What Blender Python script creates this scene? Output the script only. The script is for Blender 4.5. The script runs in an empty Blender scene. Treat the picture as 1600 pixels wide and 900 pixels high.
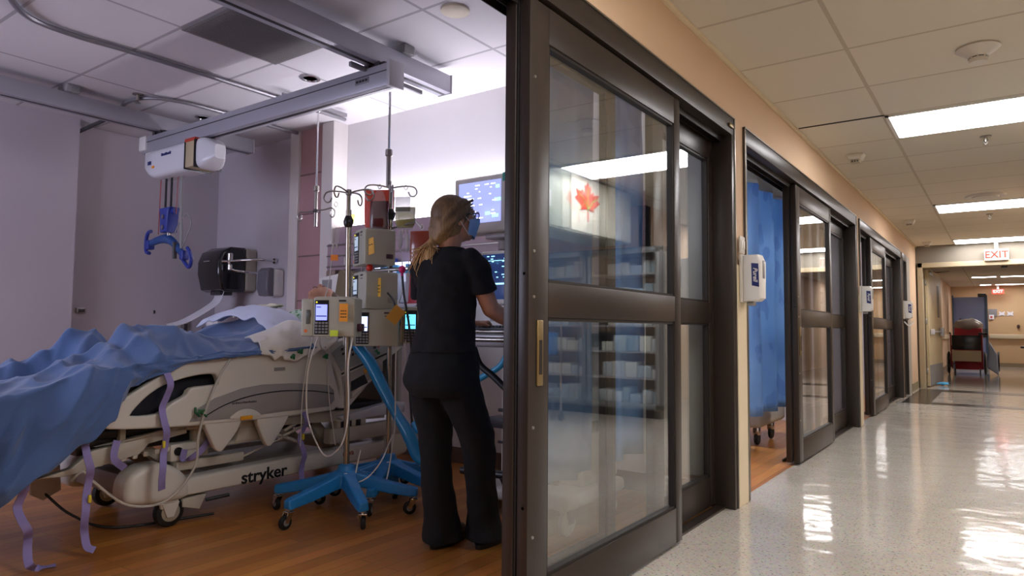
import bpy, bmesh, math, random
from mathutils import Vector, Matrix, noise

# ---------------------------------------------------------------- camera, world, lights, exposure
S = bpy.context.scene
COL = S.collection
R = math.radians
PI = math.pi
random.seed(7)


def lin(c):
    """sRGB hex string or tuple -> linear rgba"""
    if isinstance(c, str):
        c = tuple(int(c[i:i + 2], 16) / 255 for i in (0, 2, 4))
    return tuple((x / 12.92 if x <= .04045 else ((x + .055) / 1.055) ** 2.4) for x in c) + (1.0,)


def set_camera():
    yaw, pit, rol = .622, .059, .008
    cd = bpy.data.cameras.new('camera')
    cam = bpy.data.objects.new('camera', cd)
    COL.objects.link(cam)
    cy, sy = math.cos(yaw), math.sin(yaw)
    F0, R0, U0 = Vector((-sy, cy, 0)), Vector((cy, sy, 0)), Vector((0, 0, 1))
    F = F0 * math.cos(pit) + U0 * math.sin(pit)
    U = -F0 * math.sin(pit) + U0 * math.cos(pit)
    Rt = R0 * math.cos(rol) + U * math.sin(rol)
    U2 = -R0 * math.sin(rol) + U * math.cos(rol)
    m = Matrix((Rt, U2, -F)).transposed().to_4x4()
    m.translation = Vector((1.32, 0, 1.06))
    cam.matrix_world = m
    cd.sensor_width = 36
    cd.lens = 1068 / 1600 * 36
    cd.clip_start = .02
    S.camera = cam


set_camera()
S.view_settings.view_transform = 'Standard'
S.view_settings.look = 'None'
S.view_settings.gamma = 1
S.view_settings.use_curve_mapping = False
S.view_settings.exposure = 1.35
S.cycles.max_bounces = 9
S.cycles.transparent_max_bounces = 32
S.cycles.caustics_reflective = False
S.cycles.caustics_refractive = False
S.cycles.use_denoising = True

W = bpy.data.worlds.new('world')
S.world = W
W.use_nodes = True
W.node_tree.nodes['Background'].inputs[0].default_value = (.5, .55, .7, 1)
W.node_tree.nodes['Background'].inputs[1].default_value = .02

CORRIDOR_LAMP = 7.5      # emission of the corridor's ceiling panels
OVERBED_LAMP = 14.0      # emission of the over-bed uplight
WINDOW_FILL = 2.2       # bluish fill from the added window
ROOM_DOWNLIGHT = 12.0


def area(name, loc, rot, sx, sy, power, color):
    l = bpy.data.lights.new(name, 'AREA')
    l.shape = 'RECTANGLE'
    l.size, l.size_y, l.energy, l.color = sx, sy, power, color
    o = bpy.data.objects.new(name, l)
    o.location, o.rotation_euler = loc, rot
    COL.objects.link(o)
    return o


# ---------------------------------------------------------------- materials
MATS = {}


def mat(name, color='808080', rough=.5, metal=0.0, emit=None, estr=0, spec=.5, bump=0, bscale=60, var=0, vscale=6,
        coat=0, alpha=1, trans=0):
    if name in MATS:
        return MATS[name]
    m = bpy.data.materials.new(name)
    m.use_nodes = True
    nt = m.node_tree
    b = nt.nodes['Principled BSDF']
    c = lin(color)
    b.inputs['Base Color'].default_value = c
    b.inputs['Roughness'].default_value = rough
    b.inputs['Metallic'].default_value = metal
    b.inputs['Specular IOR Level'].default_value = spec
    b.inputs['Coat Weight'].default_value = coat
    b.inputs['Coat Roughness'].default_value = .08
    b.inputs['Alpha'].default_value = alpha
    b.inputs['Transmission Weight'].default_value = trans
    if emit:
        b.inputs['Emission Color'].default_value = lin(emit)
        b.inputs['Emission Strength'].default_value = estr
    tc = nt.nodes.new('ShaderNodeTexCoord')
    if var:
        n = nt.nodes.new('ShaderNodeTexNoise')
        n.inputs['Scale'].default_value = vscale
        n.inputs['Detail'].default_value = 5
        mx = nt.nodes.new('ShaderNodeMix')
        mx.data_type = 'RGBA'
        mx.inputs[6].default_value = tuple(x * (1 - var) for x in c[:3]) + (1,)
        mx.inputs[7].default_value = tuple(min(1, x * (1 + var)) for x in c[:3]) + (1,)
        nt.links.new(tc.outputs['Object'], n.inputs['Vector'])
        nt.links.new(n.outputs['Fac'], mx.inputs[0])
        nt.links.new(mx.outputs[2], b.inputs['Base Color'])
    if bump:
        n = nt.nodes.new('ShaderNodeTexNoise')
        n.inputs['Scale'].default_value = bscale
        n.inputs['Detail'].default_value = 4
        bp = nt.nodes.new('ShaderNodeBump')
        bp.inputs['Strength'].default_value = bump
        bp.inputs['Distance'].default_value = .01
        nt.links.new(tc.outputs['Object'], n.inputs['Vector'])
        nt.links.new(n.outputs['Fac'], bp.inputs['Height'])
        nt.links.new(bp.outputs[0], b.inputs['Normal'])
    MATS[name] = m
    return m


def glass_mat(name, tint=(.92, .95, .95), ior=1.9, rough=.0):
    m = bpy.data.materials.new(name)
    m.use_nodes = True
    nt = m.node_tree
    nt.nodes.clear()
    out = nt.nodes.new('ShaderNodeOutputMaterial')
    tr = nt.nodes.new('ShaderNodeBsdfTransparent')
    tr.inputs[0].default_value = tint + (1,)
    gl = nt.nodes.new('ShaderNodeBsdfGlossy')
    gl.inputs['Roughness'].default_value = rough
    gl.inputs['Color'].default_value = (1, 1, 1, 1)
    # Schlick reflectance, the same for front and back faces of the thin pane
    f0 = ((ior - 1) / (ior + 1)) ** 2
    ge = nt.nodes.new('ShaderNodeNewGeometry')
    dt = nt.nodes.new('ShaderNodeVectorMath'); dt.operation = 'DOT_PRODUCT'
    ab = nt.nodes.new('ShaderNodeMath'); ab.operation = 'ABSOLUTE'
    om = nt.nodes.new('ShaderNodeMath'); om.operation = 'SUBTRACT'; om.inputs[0].default_value = 1
    pw = nt.nodes.new('ShaderNodeMath'); pw.operation = 'POWER'; pw.inputs[1].default_value = 5
    fr = nt.nodes.new('ShaderNodeMath'); fr.operation = 'MULTIPLY_ADD'
    fr.inputs[1].default_value = 1 - f0; fr.inputs[2].default_value = f0
    nt.links.new(ge.outputs['Incoming'], dt.inputs[0]); nt.links.new(ge.outputs['Normal'], dt.inputs[1])
    nt.links.new(dt.outputs['Value'], ab.inputs[0]); nt.links.new(ab.outputs[0], om.inputs[1])
    nt.links.new(om.outputs[0], pw.inputs[0]); nt.links.new(pw.outputs[0], fr.inputs[0])
    mx = nt.nodes.new('ShaderNodeMixShader')
    nt.links.new(fr.outputs[0], mx.inputs[0])
    nt.links.new(tr.outputs[0], mx.inputs[1])
    nt.links.new(gl.outputs[0], mx.inputs[2])
    nt.links.new(mx.outputs[0], out.inputs[0])
    MATS[name] = m
    return m


def tile_mat(name, color, seam, sx, sy, ox, oy, sw=.012, rough=.85):
    """ceiling tiles laid on a grid of sx by sy metres, origin ox, oy"""
    m = mat(name, color, rough, spec=.2)
    nt = m.node_tree
    b = nt.nodes['Principled BSDF']
    geo = nt.nodes.new('ShaderNodeNewGeometry')
    mp = nt.nodes.new('ShaderNodeMapping')
    mp.inputs['Location'].default_value = (-ox, -oy, 0)
    br = nt.nodes.new('ShaderNodeTexBrick')
    br.offset = 0
    br.inputs['Scale'].default_value = 1
    br.inputs['Brick Width'].default_value = sx
    br.inputs['Row Height'].default_value = sy
    br.inputs['Mortar Size'].default_value = sw
    br.inputs['Mortar Smooth'].default_value = .1
    c = lin(color)
    br.inputs['Color1'].default_value = c
    br.inputs['Color2'].default_value = tuple(x * .96 for x in c[:3]) + (1,)
    br.inputs['Mortar'].default_value = lin(seam)
    n = nt.nodes.new('ShaderNodeTexNoise')
    n.inputs['Scale'].default_value = 180
    n.inputs['Detail'].default_value = 3
    add = nt.nodes.new('ShaderNodeMath')
    add.operation = 'MULTIPLY_ADD'
    add.inputs[1].default_value = -1.5
    bp = nt.nodes.new('ShaderNodeBump')
    bp.inputs['Strength'].default_value = .35
    bp.inputs['Distance'].default_value = .004
    nt.links.new(geo.outputs['Position'], mp.inputs['Vector'])
    nt.links.new(mp.outputs[0], br.inputs['Vector'])
    nt.links.new(geo.outputs['Position'], n.inputs['Vector'])
    nt.links.new(br.outputs['Fac'], add.inputs[0])
    nt.links.new(n.outputs['Fac'], add.inputs[2])
    nt.links.new(add.outputs[0], bp.inputs['Height'])
    nt.links.new(bp.outputs[0], b.inputs['Normal'])
    nt.links.new(br.outputs['Color'], b.inputs['Base Color'])
    return m


def terrazzo_mat(name, base):
    m = mat(name, base, .10, spec=.42)
    nt = m.node_tree
    b = nt.nodes['Principled BSDF']
    geo = nt.nodes.new('ShaderNodeNewGeometry')
    v = nt.nodes.new('ShaderNodeTexVoronoi')
    v.inputs['Scale'].default_value = 70
    n1 = nt.nodes.new('ShaderNodeTexNoise')
    n1.inputs['Scale'].default_value = 75
    n1.inputs['Detail'].default_value = 3
    r1 = nt.nodes.new('ShaderNodeValToRGB')
    r1.color_ramp.elements[0].position = .345
    r1.color_ramp.elements[0].color = (1, 1, 1, 1)
    r1.color_ramp.elements[1].position = .40
    r1.color_ramp.elements[1].color = (0, 0, 0, 1)
    n2 = nt.nodes.new('ShaderNodeTexNoise')
    n2.inputs['Scale'].default_value = 2.2
    n2.inputs['Detail'].default_value = 4
    c = lin(base)
    m1 = nt.nodes.new('ShaderNodeMix')
    m1.data_type = 'RGBA'
    m1.inputs[6].default_value = tuple(x * .90 for x in c[:3]) + (1,)
    m1.inputs[7].default_value = tuple(min(1, x * 1.06) for x in c[:3]) + (1,)
    m2 = nt.nodes.new('ShaderNodeMix')
    m2.data_type = 'RGBA'
    m2.inputs[7].default_value = tuple(x * .40 for x in c[:3]) + (1,)
    m3 = nt.nodes.new('ShaderNodeMix')
    m3.data_type = 'RGBA'
    m3.blend_type = 'MULTIPLY'
    m3.inputs[0].default_value = .16
    for tex in (v, n1, n2):
        nt.links.new(geo.outputs['Position'], tex.inputs['Vector'])
    nt.links.new(n2.outputs['Fac'], m1.inputs[0])
    nt.links.new(n1.outputs['Fac'], r1.inputs[0])
    nt.links.new(r1.outputs[0], m2.inputs[0])
    nt.links.new(m1.outputs[2], m2.inputs[6])
    nt.links.new(m2.outputs[2], m3.inputs[6])
    nt.links.new(v.outputs['Color'], m3.inputs[7])
    nt.links.new(m3.outputs[2], b.inputs['Base Color'])
    n4 = nt.nodes.new('ShaderNodeTexNoise')
    n4.inputs['Scale'].default_value = 3.5
    n4.inputs['Detail'].default_value = 2
    bp = nt.nodes.new('ShaderNodeBump')
    bp.inputs['Strength'].default_value = .26
    bp.inputs['Distance'].default_value = .02
    nt.links.new(geo.outputs['Position'], n4.inputs['Vector'])
    nt.links.new(n4.outputs['Fac'], bp.inputs['Height'])
    nt.links.new(bp.outputs[0], b.inputs['Normal'])
    return m


def plank_mat(name, c1, c2, seam):
    m = mat(name, c1, .3, spec=.5)
    nt = m.node_tree
    b = nt.nodes['Principled BSDF']
    geo = nt.nodes.new('ShaderNodeNewGeometry')
    mp = nt.nodes.new('ShaderNodeMapping')
    mp.inputs['Rotation'].default_value = (0, 0, R(90))
    br = nt.nodes.new('ShaderNodeTexBrick')
    br.offset = .37
    br.inputs['Scale'].default_value = 1
    br.inputs['Brick Width'].default_value = 1.1
    br.inputs['Row Height'].default_value = .085
    br.inputs['Mortar Size'].default_value = .0015
    br.inputs['Color1'].default_value = lin(c1)
    br.inputs['Color2'].default_value = lin(c2)
    br.inputs['Mortar'].default_value = lin(seam)
    w = nt.nodes.new('ShaderNodeTexNoise')
    mp2 = nt.nodes.new('ShaderNodeMapping')
    mp2.inputs['Scale'].default_value = (30, 2, 1)
    w.inputs['Scale'].default_value = 2
    w.inputs['Detail'].default_value = 6
    mx = nt.nodes.new('ShaderNodeMix')
    mx.data_type = 'RGBA'
    mx.blend_type = 'OVERLAY'
    mx.inputs[0].default_value = .35
    nt.links.new(geo.outputs['Position'], mp.inputs['Vector'])
    nt.links.new(geo.outputs['Position'], mp2.inputs['Vector'])
    nt.links.new(mp.outputs[0], br.inputs['Vector'])
    nt.links.new(mp2.outputs[0], w.inputs['Vector'])
    nt.links.new(br.outputs['Color'], mx.inputs[6])
    nt.links.new(w.outputs['Color'], mx.inputs[7])
    nt.links.new(mx.outputs[2], b.inputs['Base Color'])
    return m


def curtain_mat(name, base, leaf, leaf2):
    m = mat(name, base, .8, spec=.1)
    nt = m.node_tree
    b = nt.nodes['Principled BSDF']
    b.inputs['Sheen Weight'].default_value = .2
    tc = nt.nodes.new('ShaderNodeTexCoord')
    n = nt.nodes.new('ShaderNodeTexNoise')
    n.inputs['Scale'].default_value = 2.5
    n.inputs['Detail'].default_value = 3
    v = nt.nodes.new('ShaderNodeTexVoronoi')
    v.inputs['Scale'].default_value = 6
    v.inputs['Randomness'].default_value = 1
    mp = nt.nodes.new('ShaderNodeMapping')
    mp.inputs['Scale'].default_value = (1, 1, .6)
    mp.inputs['Rotation'].default_value = (.6, 0, 0)
    r = nt.nodes.new('ShaderNodeValToRGB')
    r.color_ramp.elements[0].position = .28
    r.color_ramp.elements[0].color = (1, 1, 1, 1)
    r.color_ramp.elements[1].position = .33
    r.color_ramp.elements[1].color = (0, 0, 0, 1)
    m1 = nt.nodes.new('ShaderNodeMix')
    m1.data_type = 'RGBA'
    m1.inputs[6].default_value = lin(base)
    m1.inputs[7].default_value = lin(leaf2)
    m2 = nt.nodes.new('ShaderNodeMix')
    m2.data_type = 'RGBA'
    m2.inputs[7].default_value = lin(leaf)
    nt.links.new(tc.outputs['Object'], n.inputs['Vector'])
    nt.links.new(tc.outputs['Object'], mp.inputs['Vector'])
    dn = nt.nodes.new('ShaderNodeTexNoise'); dn.inputs['Scale'].default_value = 8
    dm = nt.nodes.new('ShaderNodeMix'); dm.data_type = 'RGBA'; dm.inputs[0].default_value = .16
    nt.links.new(mp.outputs[0], dn.inputs['Vector']); nt.links.new(mp.outputs[0], dm.inputs[6]); nt.links.new(dn.outputs['Color'], dm.inputs[7])
    nt.links.new(dm.outputs[2], v.inputs['Vector'])
    nt.links.new(v.outputs['Distance'], r.inputs[0])
    nt.links.new(n.outputs['Fac'], m1.inputs[0])
    sc = nt.nodes.new('ShaderNodeMath')
    sc.operation = 'MULTIPLY'
    sc.inputs[1].default_value = .4
    nt.links.new(r.outputs[0], sc.inputs[0])
    nt.links.new(sc.outputs[0], m2.inputs[0])
    nt.links.new(m1.outputs[2], m2.inputs[6])
    nt.links.new(m2.outputs[2], b.inputs['Base Color'])
    tl = nt.nodes.new('ShaderNodeBsdfTranslucent')
    nt.links.new(m2.outputs[2], tl.inputs[0])
    ms = nt.nodes.new('ShaderNodeMixShader')
    ms.inputs[0].default_value = .5
    out = [n for n in nt.nodes if n.type == 'OUTPUT_MATERIAL'][0]
    nt.links.new(b.outputs[0], ms.inputs[1])
    nt.links.new(tl.outputs[0], ms.inputs[2])
    nt.links.new(ms.outputs[0], out.inputs[0])
    return m


# ---------------------------------------------------------------- mesh helpers
LOC = {}


def _link(name, me, material, parent):
    o = bpy.data.objects.new(name, me)
    COL.objects.link(o)
    if parent is not None:
        o.parent = parent
    if material is not None:
        me.materials.append(material)
    return o


def obj(name, bm, material, parent=None, smooth=40, label=None):
    """link bm as one mesh; under a thing marked 'world' the mesh was drawn in world coordinates"""
    top = parent
    while top is not None and top.parent is not None:
        top = top.parent
    if top is not None and top.name in LOC:
        bmesh.ops.translate(bm, verts=bm.verts, vec=-LOC[top.name])
    me = bpy.data.meshes.new(name)
    bm.normal_update()
    bm.to_mesh(me)
    bm.free()
    if smooth:
        me.shade_smooth()
        me.set_sharp_from_angle(angle=R(smooth))
    o = _link(name, me, material, parent)
    if label:
        o['label'] = label
    return o


def tag(o, label, cat, group=None):
    o['label'] = label
    o['category'] = cat
    if group:
        o['group'] = group
    return o


def struct(name, bm, m, parent=None, smooth=0):
    o = obj(name, bm, m, parent, smooth)
    o['kind'] = 'structure'
    return o


def thing(name, label, cat, loc=(0, 0, 0), rotz=0, group=None, world=True):
    o = bpy.data.objects.new(name, None)
    COL.objects.link(o)
    o.empty_display_size = .05
    o.location = loc
    o.rotation_euler = (0, 0, rotz)
    tag(o, label, cat, group)
    if world:
        LOC[o.name] = Vector(loc)
    return o


def dup(root, loc, label=None, rotz=None, group=None):
    def cp(o, par):
        c = o.copy()
        COL.objects.link(c)
        if par is not None:
            c.parent = par
        for k in list(KIDS(o)):
            cp(k, c)
        return c
    r = cp(root, None)
    r.location = loc
    if rotz is not None:
        r.rotation_euler = (0, 0, rotz)
    if label:
        r['label'] = label
    if group:
        r['group'] = group
    return r


def KIDS(o):
    return [x for x in COL.objects if x.parent == o]


def BM():
    return bmesh.new()


def box(bm, x0, x1, y0, y1, z0, z1, bev=0, seg=2, rot=None, piv=None):
    vs = [bm.verts.new((x, y, z)) for x in (x0, x1) for y in (y0, y1) for z in (z0, z1)]
    fs = [bm.faces.new([vs[i] for i in f]) for f in
          ((0, 1, 3, 2), (4, 6, 7, 5), (0, 4, 5, 1), (2, 3, 7, 6), (0, 2, 6, 4), (1, 5, 7, 3))]
    if rot is not None:
        p = Vector(piv) if piv is not None else Vector(((x0 + x1) / 2, (y0 + y1) / 2, (z0 + z1) / 2))
        bmesh.ops.rotate(bm, verts=vs, cent=p, matrix=rot)
    if bev:
        es = list({e for f in fs for e in f.edges})
        bmesh.ops.bevel(bm, geom=es, offset=bev, segments=seg, profile=.5, affect='EDGES', clamp_overlap=True)
    return bm


def cbox(bm, c, s, bev=0, seg=2, rot=None):
    return box(bm, c[0] - s[0] / 2, c[0] + s[0] / 2, c[1] - s[1] / 2, c[1] + s[1] / 2, c[2] - s[2] / 2, c[2] + s[2] / 2,
               bev, seg, rot)


def E(rx=0, ry=0, rz=0):
    return (Matrix.Rotation(R(rz), 3, 'Z') @ Matrix.Rotation(R(ry), 3, 'Y') @ Matrix.Rotation(R(rx), 3, 'X'))


def smoothpts(pts, n=6):
    """Catmull-Rom through pts"""
    P = [Vector(p) for p in pts]
    if len(P) < 3:
        return P
    out = []
    Q = [P[0] * 2 - P[1]] + P + [P[-1] * 2 - P[-2]]
    for i in range(1, len(Q) - 2):
        a, b, c, d = Q[i - 1:i + 3]
        for k in range(n):
            t = k / n
            out.append(.5 * ((2 * b) + (c - a) * t + (2 * a - 5 * b + 4 * c - d) * t * t + (3 * b - a - 3 * c + d) * t ** 3))
    out.append(P[-1])
    return out


def tube(bm, pts, r, seg=10, smooth=0, flat=1.0, closed=False, up=None, caps=True):
    """sweep a circle (or ellipse: flat = second radius / first) along pts"""
    P = smoothpts(pts, smooth) if smooth else [Vector(p) for p in pts]
    n = len(P)
    if callable(r):
        rs = [r(i / (n - 1)) for i in range(n)]
    elif isinstance(r, (list, tuple)):
        rs = []
        for i in range(n):
            t = i / (n - 1) * (len(r) - 1)
            k = min(int(t), len(r) - 2)
            rs.append(r[k] * (1 - (t - k)) + r[k + 1] * (t - k))
    else:
        rs = [r] * n
    T = []
    for i in range(n):
        if closed:
            d = P[(i + 1) % n] - P[i - 1]
        else:
            d = P[min(i + 1, n - 1)] - P[max(i - 1, 0)]
        T.append(d.normalized() if d.length > 1e-9 else Vector((0, 0, 1)))
    a = Vector(up) if up is not None else (Vector((0, 0, 1)) if abs(T[0].z) < .9 else Vector((1, 0, 0)))
    N = (a - T[0] * a.dot(T[0])).normalized()
    rings = []
    for i in range(n):
        N = (N - T[i] * N.dot(T[i]))
        N = N.normalized() if N.length > 1e-6 else T[i].orthogonal().normalized()
        B = T[i].cross(N)
        rings.append([bm.verts.new(P[i] + N * (rs[i] * math.cos(2 * PI * k / seg)) + B * (rs[i] * flat * math.sin(2 * PI * k / seg)))
                      for k in range(seg)])
    m = n if closed else n - 1
    for i in range(m):
        A, C = rings[i], rings[(i + 1) % n]
        for k in range(seg):
            bm.faces.new((A[k], A[(k + 1) % seg], C[(k + 1) % seg], C[k]))
    if not closed and caps:
        bm.faces.new(rings[0][::-1])
        bm.faces.new(rings[-1])
    return bm


def ribbon(bm, pts, w, t, side, smooth=6):
    """strap: flat band of width w along side direction"""
    P = smoothpts(pts, smooth) if smooth else [Vector(p) for p in pts]
    s = Vector(side).normalized()
    rings = []
    for i in range(len(P)):
        d = (P[min(i + 1, len(P) - 1)] - P[max(i - 1, 0)]).normalized()
        sd = (s - d * s.dot(d)).normalized()
        nn = d.cross(sd)
        rings.append([bm.verts.new(P[i] + sd * (w / 2 * a) + nn * (t / 2 * b)) for a, b in ((-1, -1), (1, -1), (1, 1), (-1, 1))])
    for A, C in zip(rings, rings[1:]):
        for k in range(4):
            bm.faces.new((A[k], A[(k + 1) % 4], C[(k + 1) % 4], C[k]))
    bm.faces.new(rings[0][::-1])
    bm.faces.new(rings[-1])
    return bm


AX = {'z': Matrix.Identity(3), 'x': Matrix.Rotation(R(90), 3, 'Y'), 'y': Matrix.Rotation(R(-90), 3, 'X')}


def lathe(bm, prof, c=(0, 0, 0), axis='z', seg=20, rot=None):
    """prof = list of (radius, height) along axis"""
    M = AX[axis] if rot is None else rot
    c = Vector(c)
    rings = []
    for r, h in prof:
        if r < 1e-5:
            rings.append([bm.verts.new(c + M @ Vector((0, 0, h)))])
        else:
            rings.append([bm.verts.new(c + M @ Vector((r * math.cos(2 * PI * k / seg), r * math.sin(2 * PI * k / seg), h)))
                          for k in range(seg)])
    for A, C in zip(rings, rings[1:]):
        if len(A) == 1 and len(C) == 1:
            continue
        for k in range(seg):
            k2 = (k + 1) % seg
            if len(A) == 1:
                bm.faces.new((A[0], C[k2], C[k]))
            elif len(C) == 1:
                bm.faces.new((A[k], A[k2], C[0]))
            else:
                bm.faces.new((A[k], A[k2], C[k2], C[k]))
    if len(rings[0]) > 1:
        bm.faces.new(rings[0][::-1])
    if len(rings[-1]) > 1:
        bm.faces.new(rings[-1])
    return bm


def cyl(bm, c, r, h, axis='z', seg=20, bev=0):
    b = min(bev, h / 3, r / 2)
    pr = [(r - b, -h / 2), (r, -h / 2 + b), (r, h / 2 - b), (r - b, h / 2)] if b else [(r, -h / 2), (r, h / 2)]
    return lathe(bm, pr, c, axis, seg)


def prism(bm, poly, a, b, plane='yz', bev=0, seg=2):
    """extrude a 2D polygon lying in plane between coordinates a and b on the remaining axis"""
    def P(u, v, w):
        return {'yz': (w, u, v), 'xz': (u, w, v), 'xy': (u, v, w)}[plane]
    A = [bm.verts.new(P(u, v, a)) for u, v in poly]
    C = [bm.verts.new(P(u, v, b)) for u, v in poly]
    n = len(poly)
    fs = [bm.faces.new(A[::-1]), bm.faces.new(C)]
    es = list(fs[0].edges) + list(fs[1].edges)
    for k in range(n):
        fs.append(bm.faces.new((A[k], A[(k + 1) % n], C[(k + 1) % n], C[k])))
    bmesh.ops.recalc_face_normals(bm, faces=fs)
    if bev:
        bmesh.ops.bevel(bm, geom=es, offset=bev, segments=seg, profile=.5, affect='EDGES', clamp_overlap=True)
    return bm


def ball(bm, c, r, seg=16, rot=None):
    """ellipsoid; r scalar or 3-tuple"""
    r = (r, r, r) if not isinstance(r, (tuple, list)) else r
    g = bmesh.ops.create_uvsphere(bm, u_segments=seg, v_segments=max(6, seg // 2 + 2), radius=1)
    for v in g['verts']:
        p = Vector((v.co.x * r[0], v.co.y * r[1], v.co.z * r[2]))
        if rot is not None:
            p = rot @ p
        v.co = p + Vector(c)
    return bm


def sheet(bm, fn, nu, nv, thick=0):
    """grid surface fn(u,v) with u,v in 0..1; thickness added along the smoothed normals"""
    P = [[Vector(fn(i / nu, j / nv)) for j in range(nv + 1)] for i in range(nu + 1)]
    V = [[bm.verts.new(p) for p in row] for row in P]
    fs = [bm.faces.new((V[i][j], V[i + 1][j], V[i + 1][j + 1], V[i][j + 1])) for i in range(nu) for j in range(nv)]
    if thick:
        W_ = []
        for i in range(nu + 1):
            row = []
            for j in range(nv + 1):
                du = P[min(i + 1, nu)][j] - P[max(i - 1, 0)][j]
                dv = P[i][min(j + 1, nv)] - P[i][max(j - 1, 0)]
                n = du.cross(dv)
                n = n.normalized() if n.length > 1e-9 else Vector((0, 0, 1))
                row.append(bm.verts.new(P[i][j] - n * thick))
            W_.append(row)
        for i in range(nu):
            for j in range(nv):
                bm.faces.new((W_[i][j + 1], W_[i + 1][j + 1], W_[i + 1][j], W_[i][j]))
        for i in range(nu):
            bm.faces.new((V[i][0], W_[i][0], W_[i + 1][0], V[i + 1][0]))
            bm.faces.new((V[i][nv], V[i + 1][nv], W_[i + 1][nv], W_[i][nv]))
        for j in range(nv):
            bm.faces.new((V[0][j], V[0][j + 1], W_[0][j + 1], W_[0][j]))
            bm.faces.new((V[nu][j], W_[nu][j], W_[nu][j + 1], V[nu][j + 1]))
    bmesh.ops.recalc_face_normals(bm, faces=bm.faces)
    return bm


def textbm(s, size, extrude=.0006, shear=0, bold=0, align='CENTER', offset=0):
    """letters as a bmesh, standing in the local xz plane, facing -y"""
    cu = bpy.data.curves.new('lettering', 'FONT')
    cu.body = s
    cu.size = size
    cu.extrude = extrude
    cu.shear = shear
    cu.offset = offset
    cu.align_x = align
    cu.align_y = 'CENTER'
    o = bpy.data.objects.new('lettering', cu)
    COL.objects.link(o)
    dg = bpy.context.evaluated_depsgraph_get()
    me = bpy.data.meshes.new_from_object(o.evaluated_get(dg))
    bm = bmesh.new()
    bm.from_mesh(me)
    bpy.data.objects.remove(o)
    bpy.data.curves.remove(cu)
    bpy.data.meshes.remove(me)
    bmesh.ops.rotate(bm, verts=bm.verts, cent=(0, 0, 0), matrix=Matrix.Rotation(R(90), 3, 'X'))
    return bm


def place(bm, loc, rot=None):
    if rot is not None:
        bmesh.ops.rotate(bm, verts=bm.verts, cent=(0, 0, 0), matrix=rot)
    bmesh.ops.translate(bm, verts=bm.verts, vec=Vector(loc))
    return bm


def merge(bm, other):
    me = bpy.data.meshes.new('tmp')
    other.to_mesh(me)
    other.free()
    bm.from_mesh(me)
    bpy.data.meshes.remove(me)
    return bm


def remeshed(bm, voxel, smooth=2, fac=.5):
    """fuse overlapping shapes in bm into one continuous surface, returned as bmesh"""
    me = bpy.data.meshes.new('tmp')
    bm.to_mesh(me)
    bm.free()
    o = bpy.data.objects.new('tmp', me)
    COL.objects.link(o)
    m = o.modifiers.new('r', 'REMESH')
    m.mode = 'VOXEL'
    m.voxel_size = voxel
    s = o.modifiers.new('s', 'SMOOTH')
    s.iterations = smooth
    s.factor = fac
    dg = bpy.context.evaluated_depsgraph_get()
    me2 = bpy.data.meshes.new_from_object(o.evaluated_get(dg))
    out = bmesh.new()
    out.from_mesh(me2)
    bpy.data.objects.remove(o)
    bpy.data.meshes.remove(me)
    bpy.data.meshes.remove(me2)
    return out


# ---------------------------------------------------------------- palette
M_ceil = tile_mat('corridor_ceiling_tiles', 'd8d0c0', 'bdb2a0', 1.49, .745, .63, 3.52)
M_rceil = tile_mat('room_ceiling_tiles', 'd6d3d6', 'a9a6aa', 1.42, .69, -2.84, 2.2)
M_beige = mat('beige_wall_paint', 'd3b596', .75, var=.03, vscale=2, bump=.08, bscale=150)
M_cream = mat('cream_trim_paint', 'd9c9aa', .5, var=.03)
M_rwall = mat('room_wall_paint', 'c6bfc6', .6, var=.02, vscale=1.5, bump=.05, bscale=120)
M_white = mat('white_wall_paint', 'e6e4e4', .5, var=.01)
M_mauve = mat('mauve_wall_panel', 'b08a8c', .45, var=.03, vscale=2)
M_mauve2 = mat('mauve_rail_panel', 'a38d96', .4)
M_frame = mat('dark_bronze_frame', '2e2621', .36, .2, var=.12, vscale=3, bump=.03)
M_framedk = mat('darker_bronze', '1d1714', .5, .2)  # darker bronze tone for tracks, gaskets and seals
M_edge = mat('worn_metal_edge', '8a8378', .3, .8)
M_brass = mat('dull_brass', '8a7650', .35, .8)
M_floor = terrazzo_mat('speckled_vinyl_floor', 'c6beb2')
M_band = mat('dark_floor_band', '2c2824', .22, var=.1)
M_wood = plank_mat('wood_look_floor', 'be7c3a', '9c622b', '5a3212')
M_glass = glass_mat('door_glass', (.95, .965, .96), 2.4)
M_pane = glass_mat('clear_pane', (.93, .95, .95), 1.6)
M_curtain = curtain_mat('blue_curtain_fabric', '7faee2', '6a90d0', 'aed2f2')
M_mesh = mat('white_mesh_fabric', 'c8d4e6', .9)
M_steel = mat('brushed_steel', 'a8a49c', .28, .95)
M_chrome = mat('chrome', 'd8d8d8', .1, 1)
M_alu = mat('painted_aluminium', 'b9b7bc', .35, .1)
M_black = mat('black_rubber', '101010', .55)
M_blackp = mat('black_plastic', '141416', .35)
M_whitep = mat('white_plastic', 'e4e2de', .35)
M_offw = mat('offwhite_plastic', 'cfcac0', .38, var=.02)
M_gray = mat('grey_plastic', '8c8b8c', .4)
M_dgray = mat('dark_grey_plastic', '3a393c', .35)
M_lamp = mat('lamp_panel', 'ffffff', .5, emit='fbf9fb', estr=CORRIDOR_LAMP)
M_exit = mat('exit_sign_face', '8f8a80', .5, emit='fff2e0', estr=.12)
M_exitred = mat('exit_letters', '8e1400', .5, emit='ff3008', estr=.08)
M_paper = mat('white_paper', 'eceaf0', .8)
M_orange = mat('orange_sticker', 'f59a1e', .6)
M_yellow = mat('yellow_paper', 'e8c060', .6)
# ================================================================= structure
ZC, ZR = 2.69, 2.94          # corridor and room ceiling heights
FR = [(.04, 4.16), (4.36, 8.48), (8.69, 12.66)]   # the three sliding door frames along the left wall
HZ = 2.36                    # top of the frames

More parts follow.
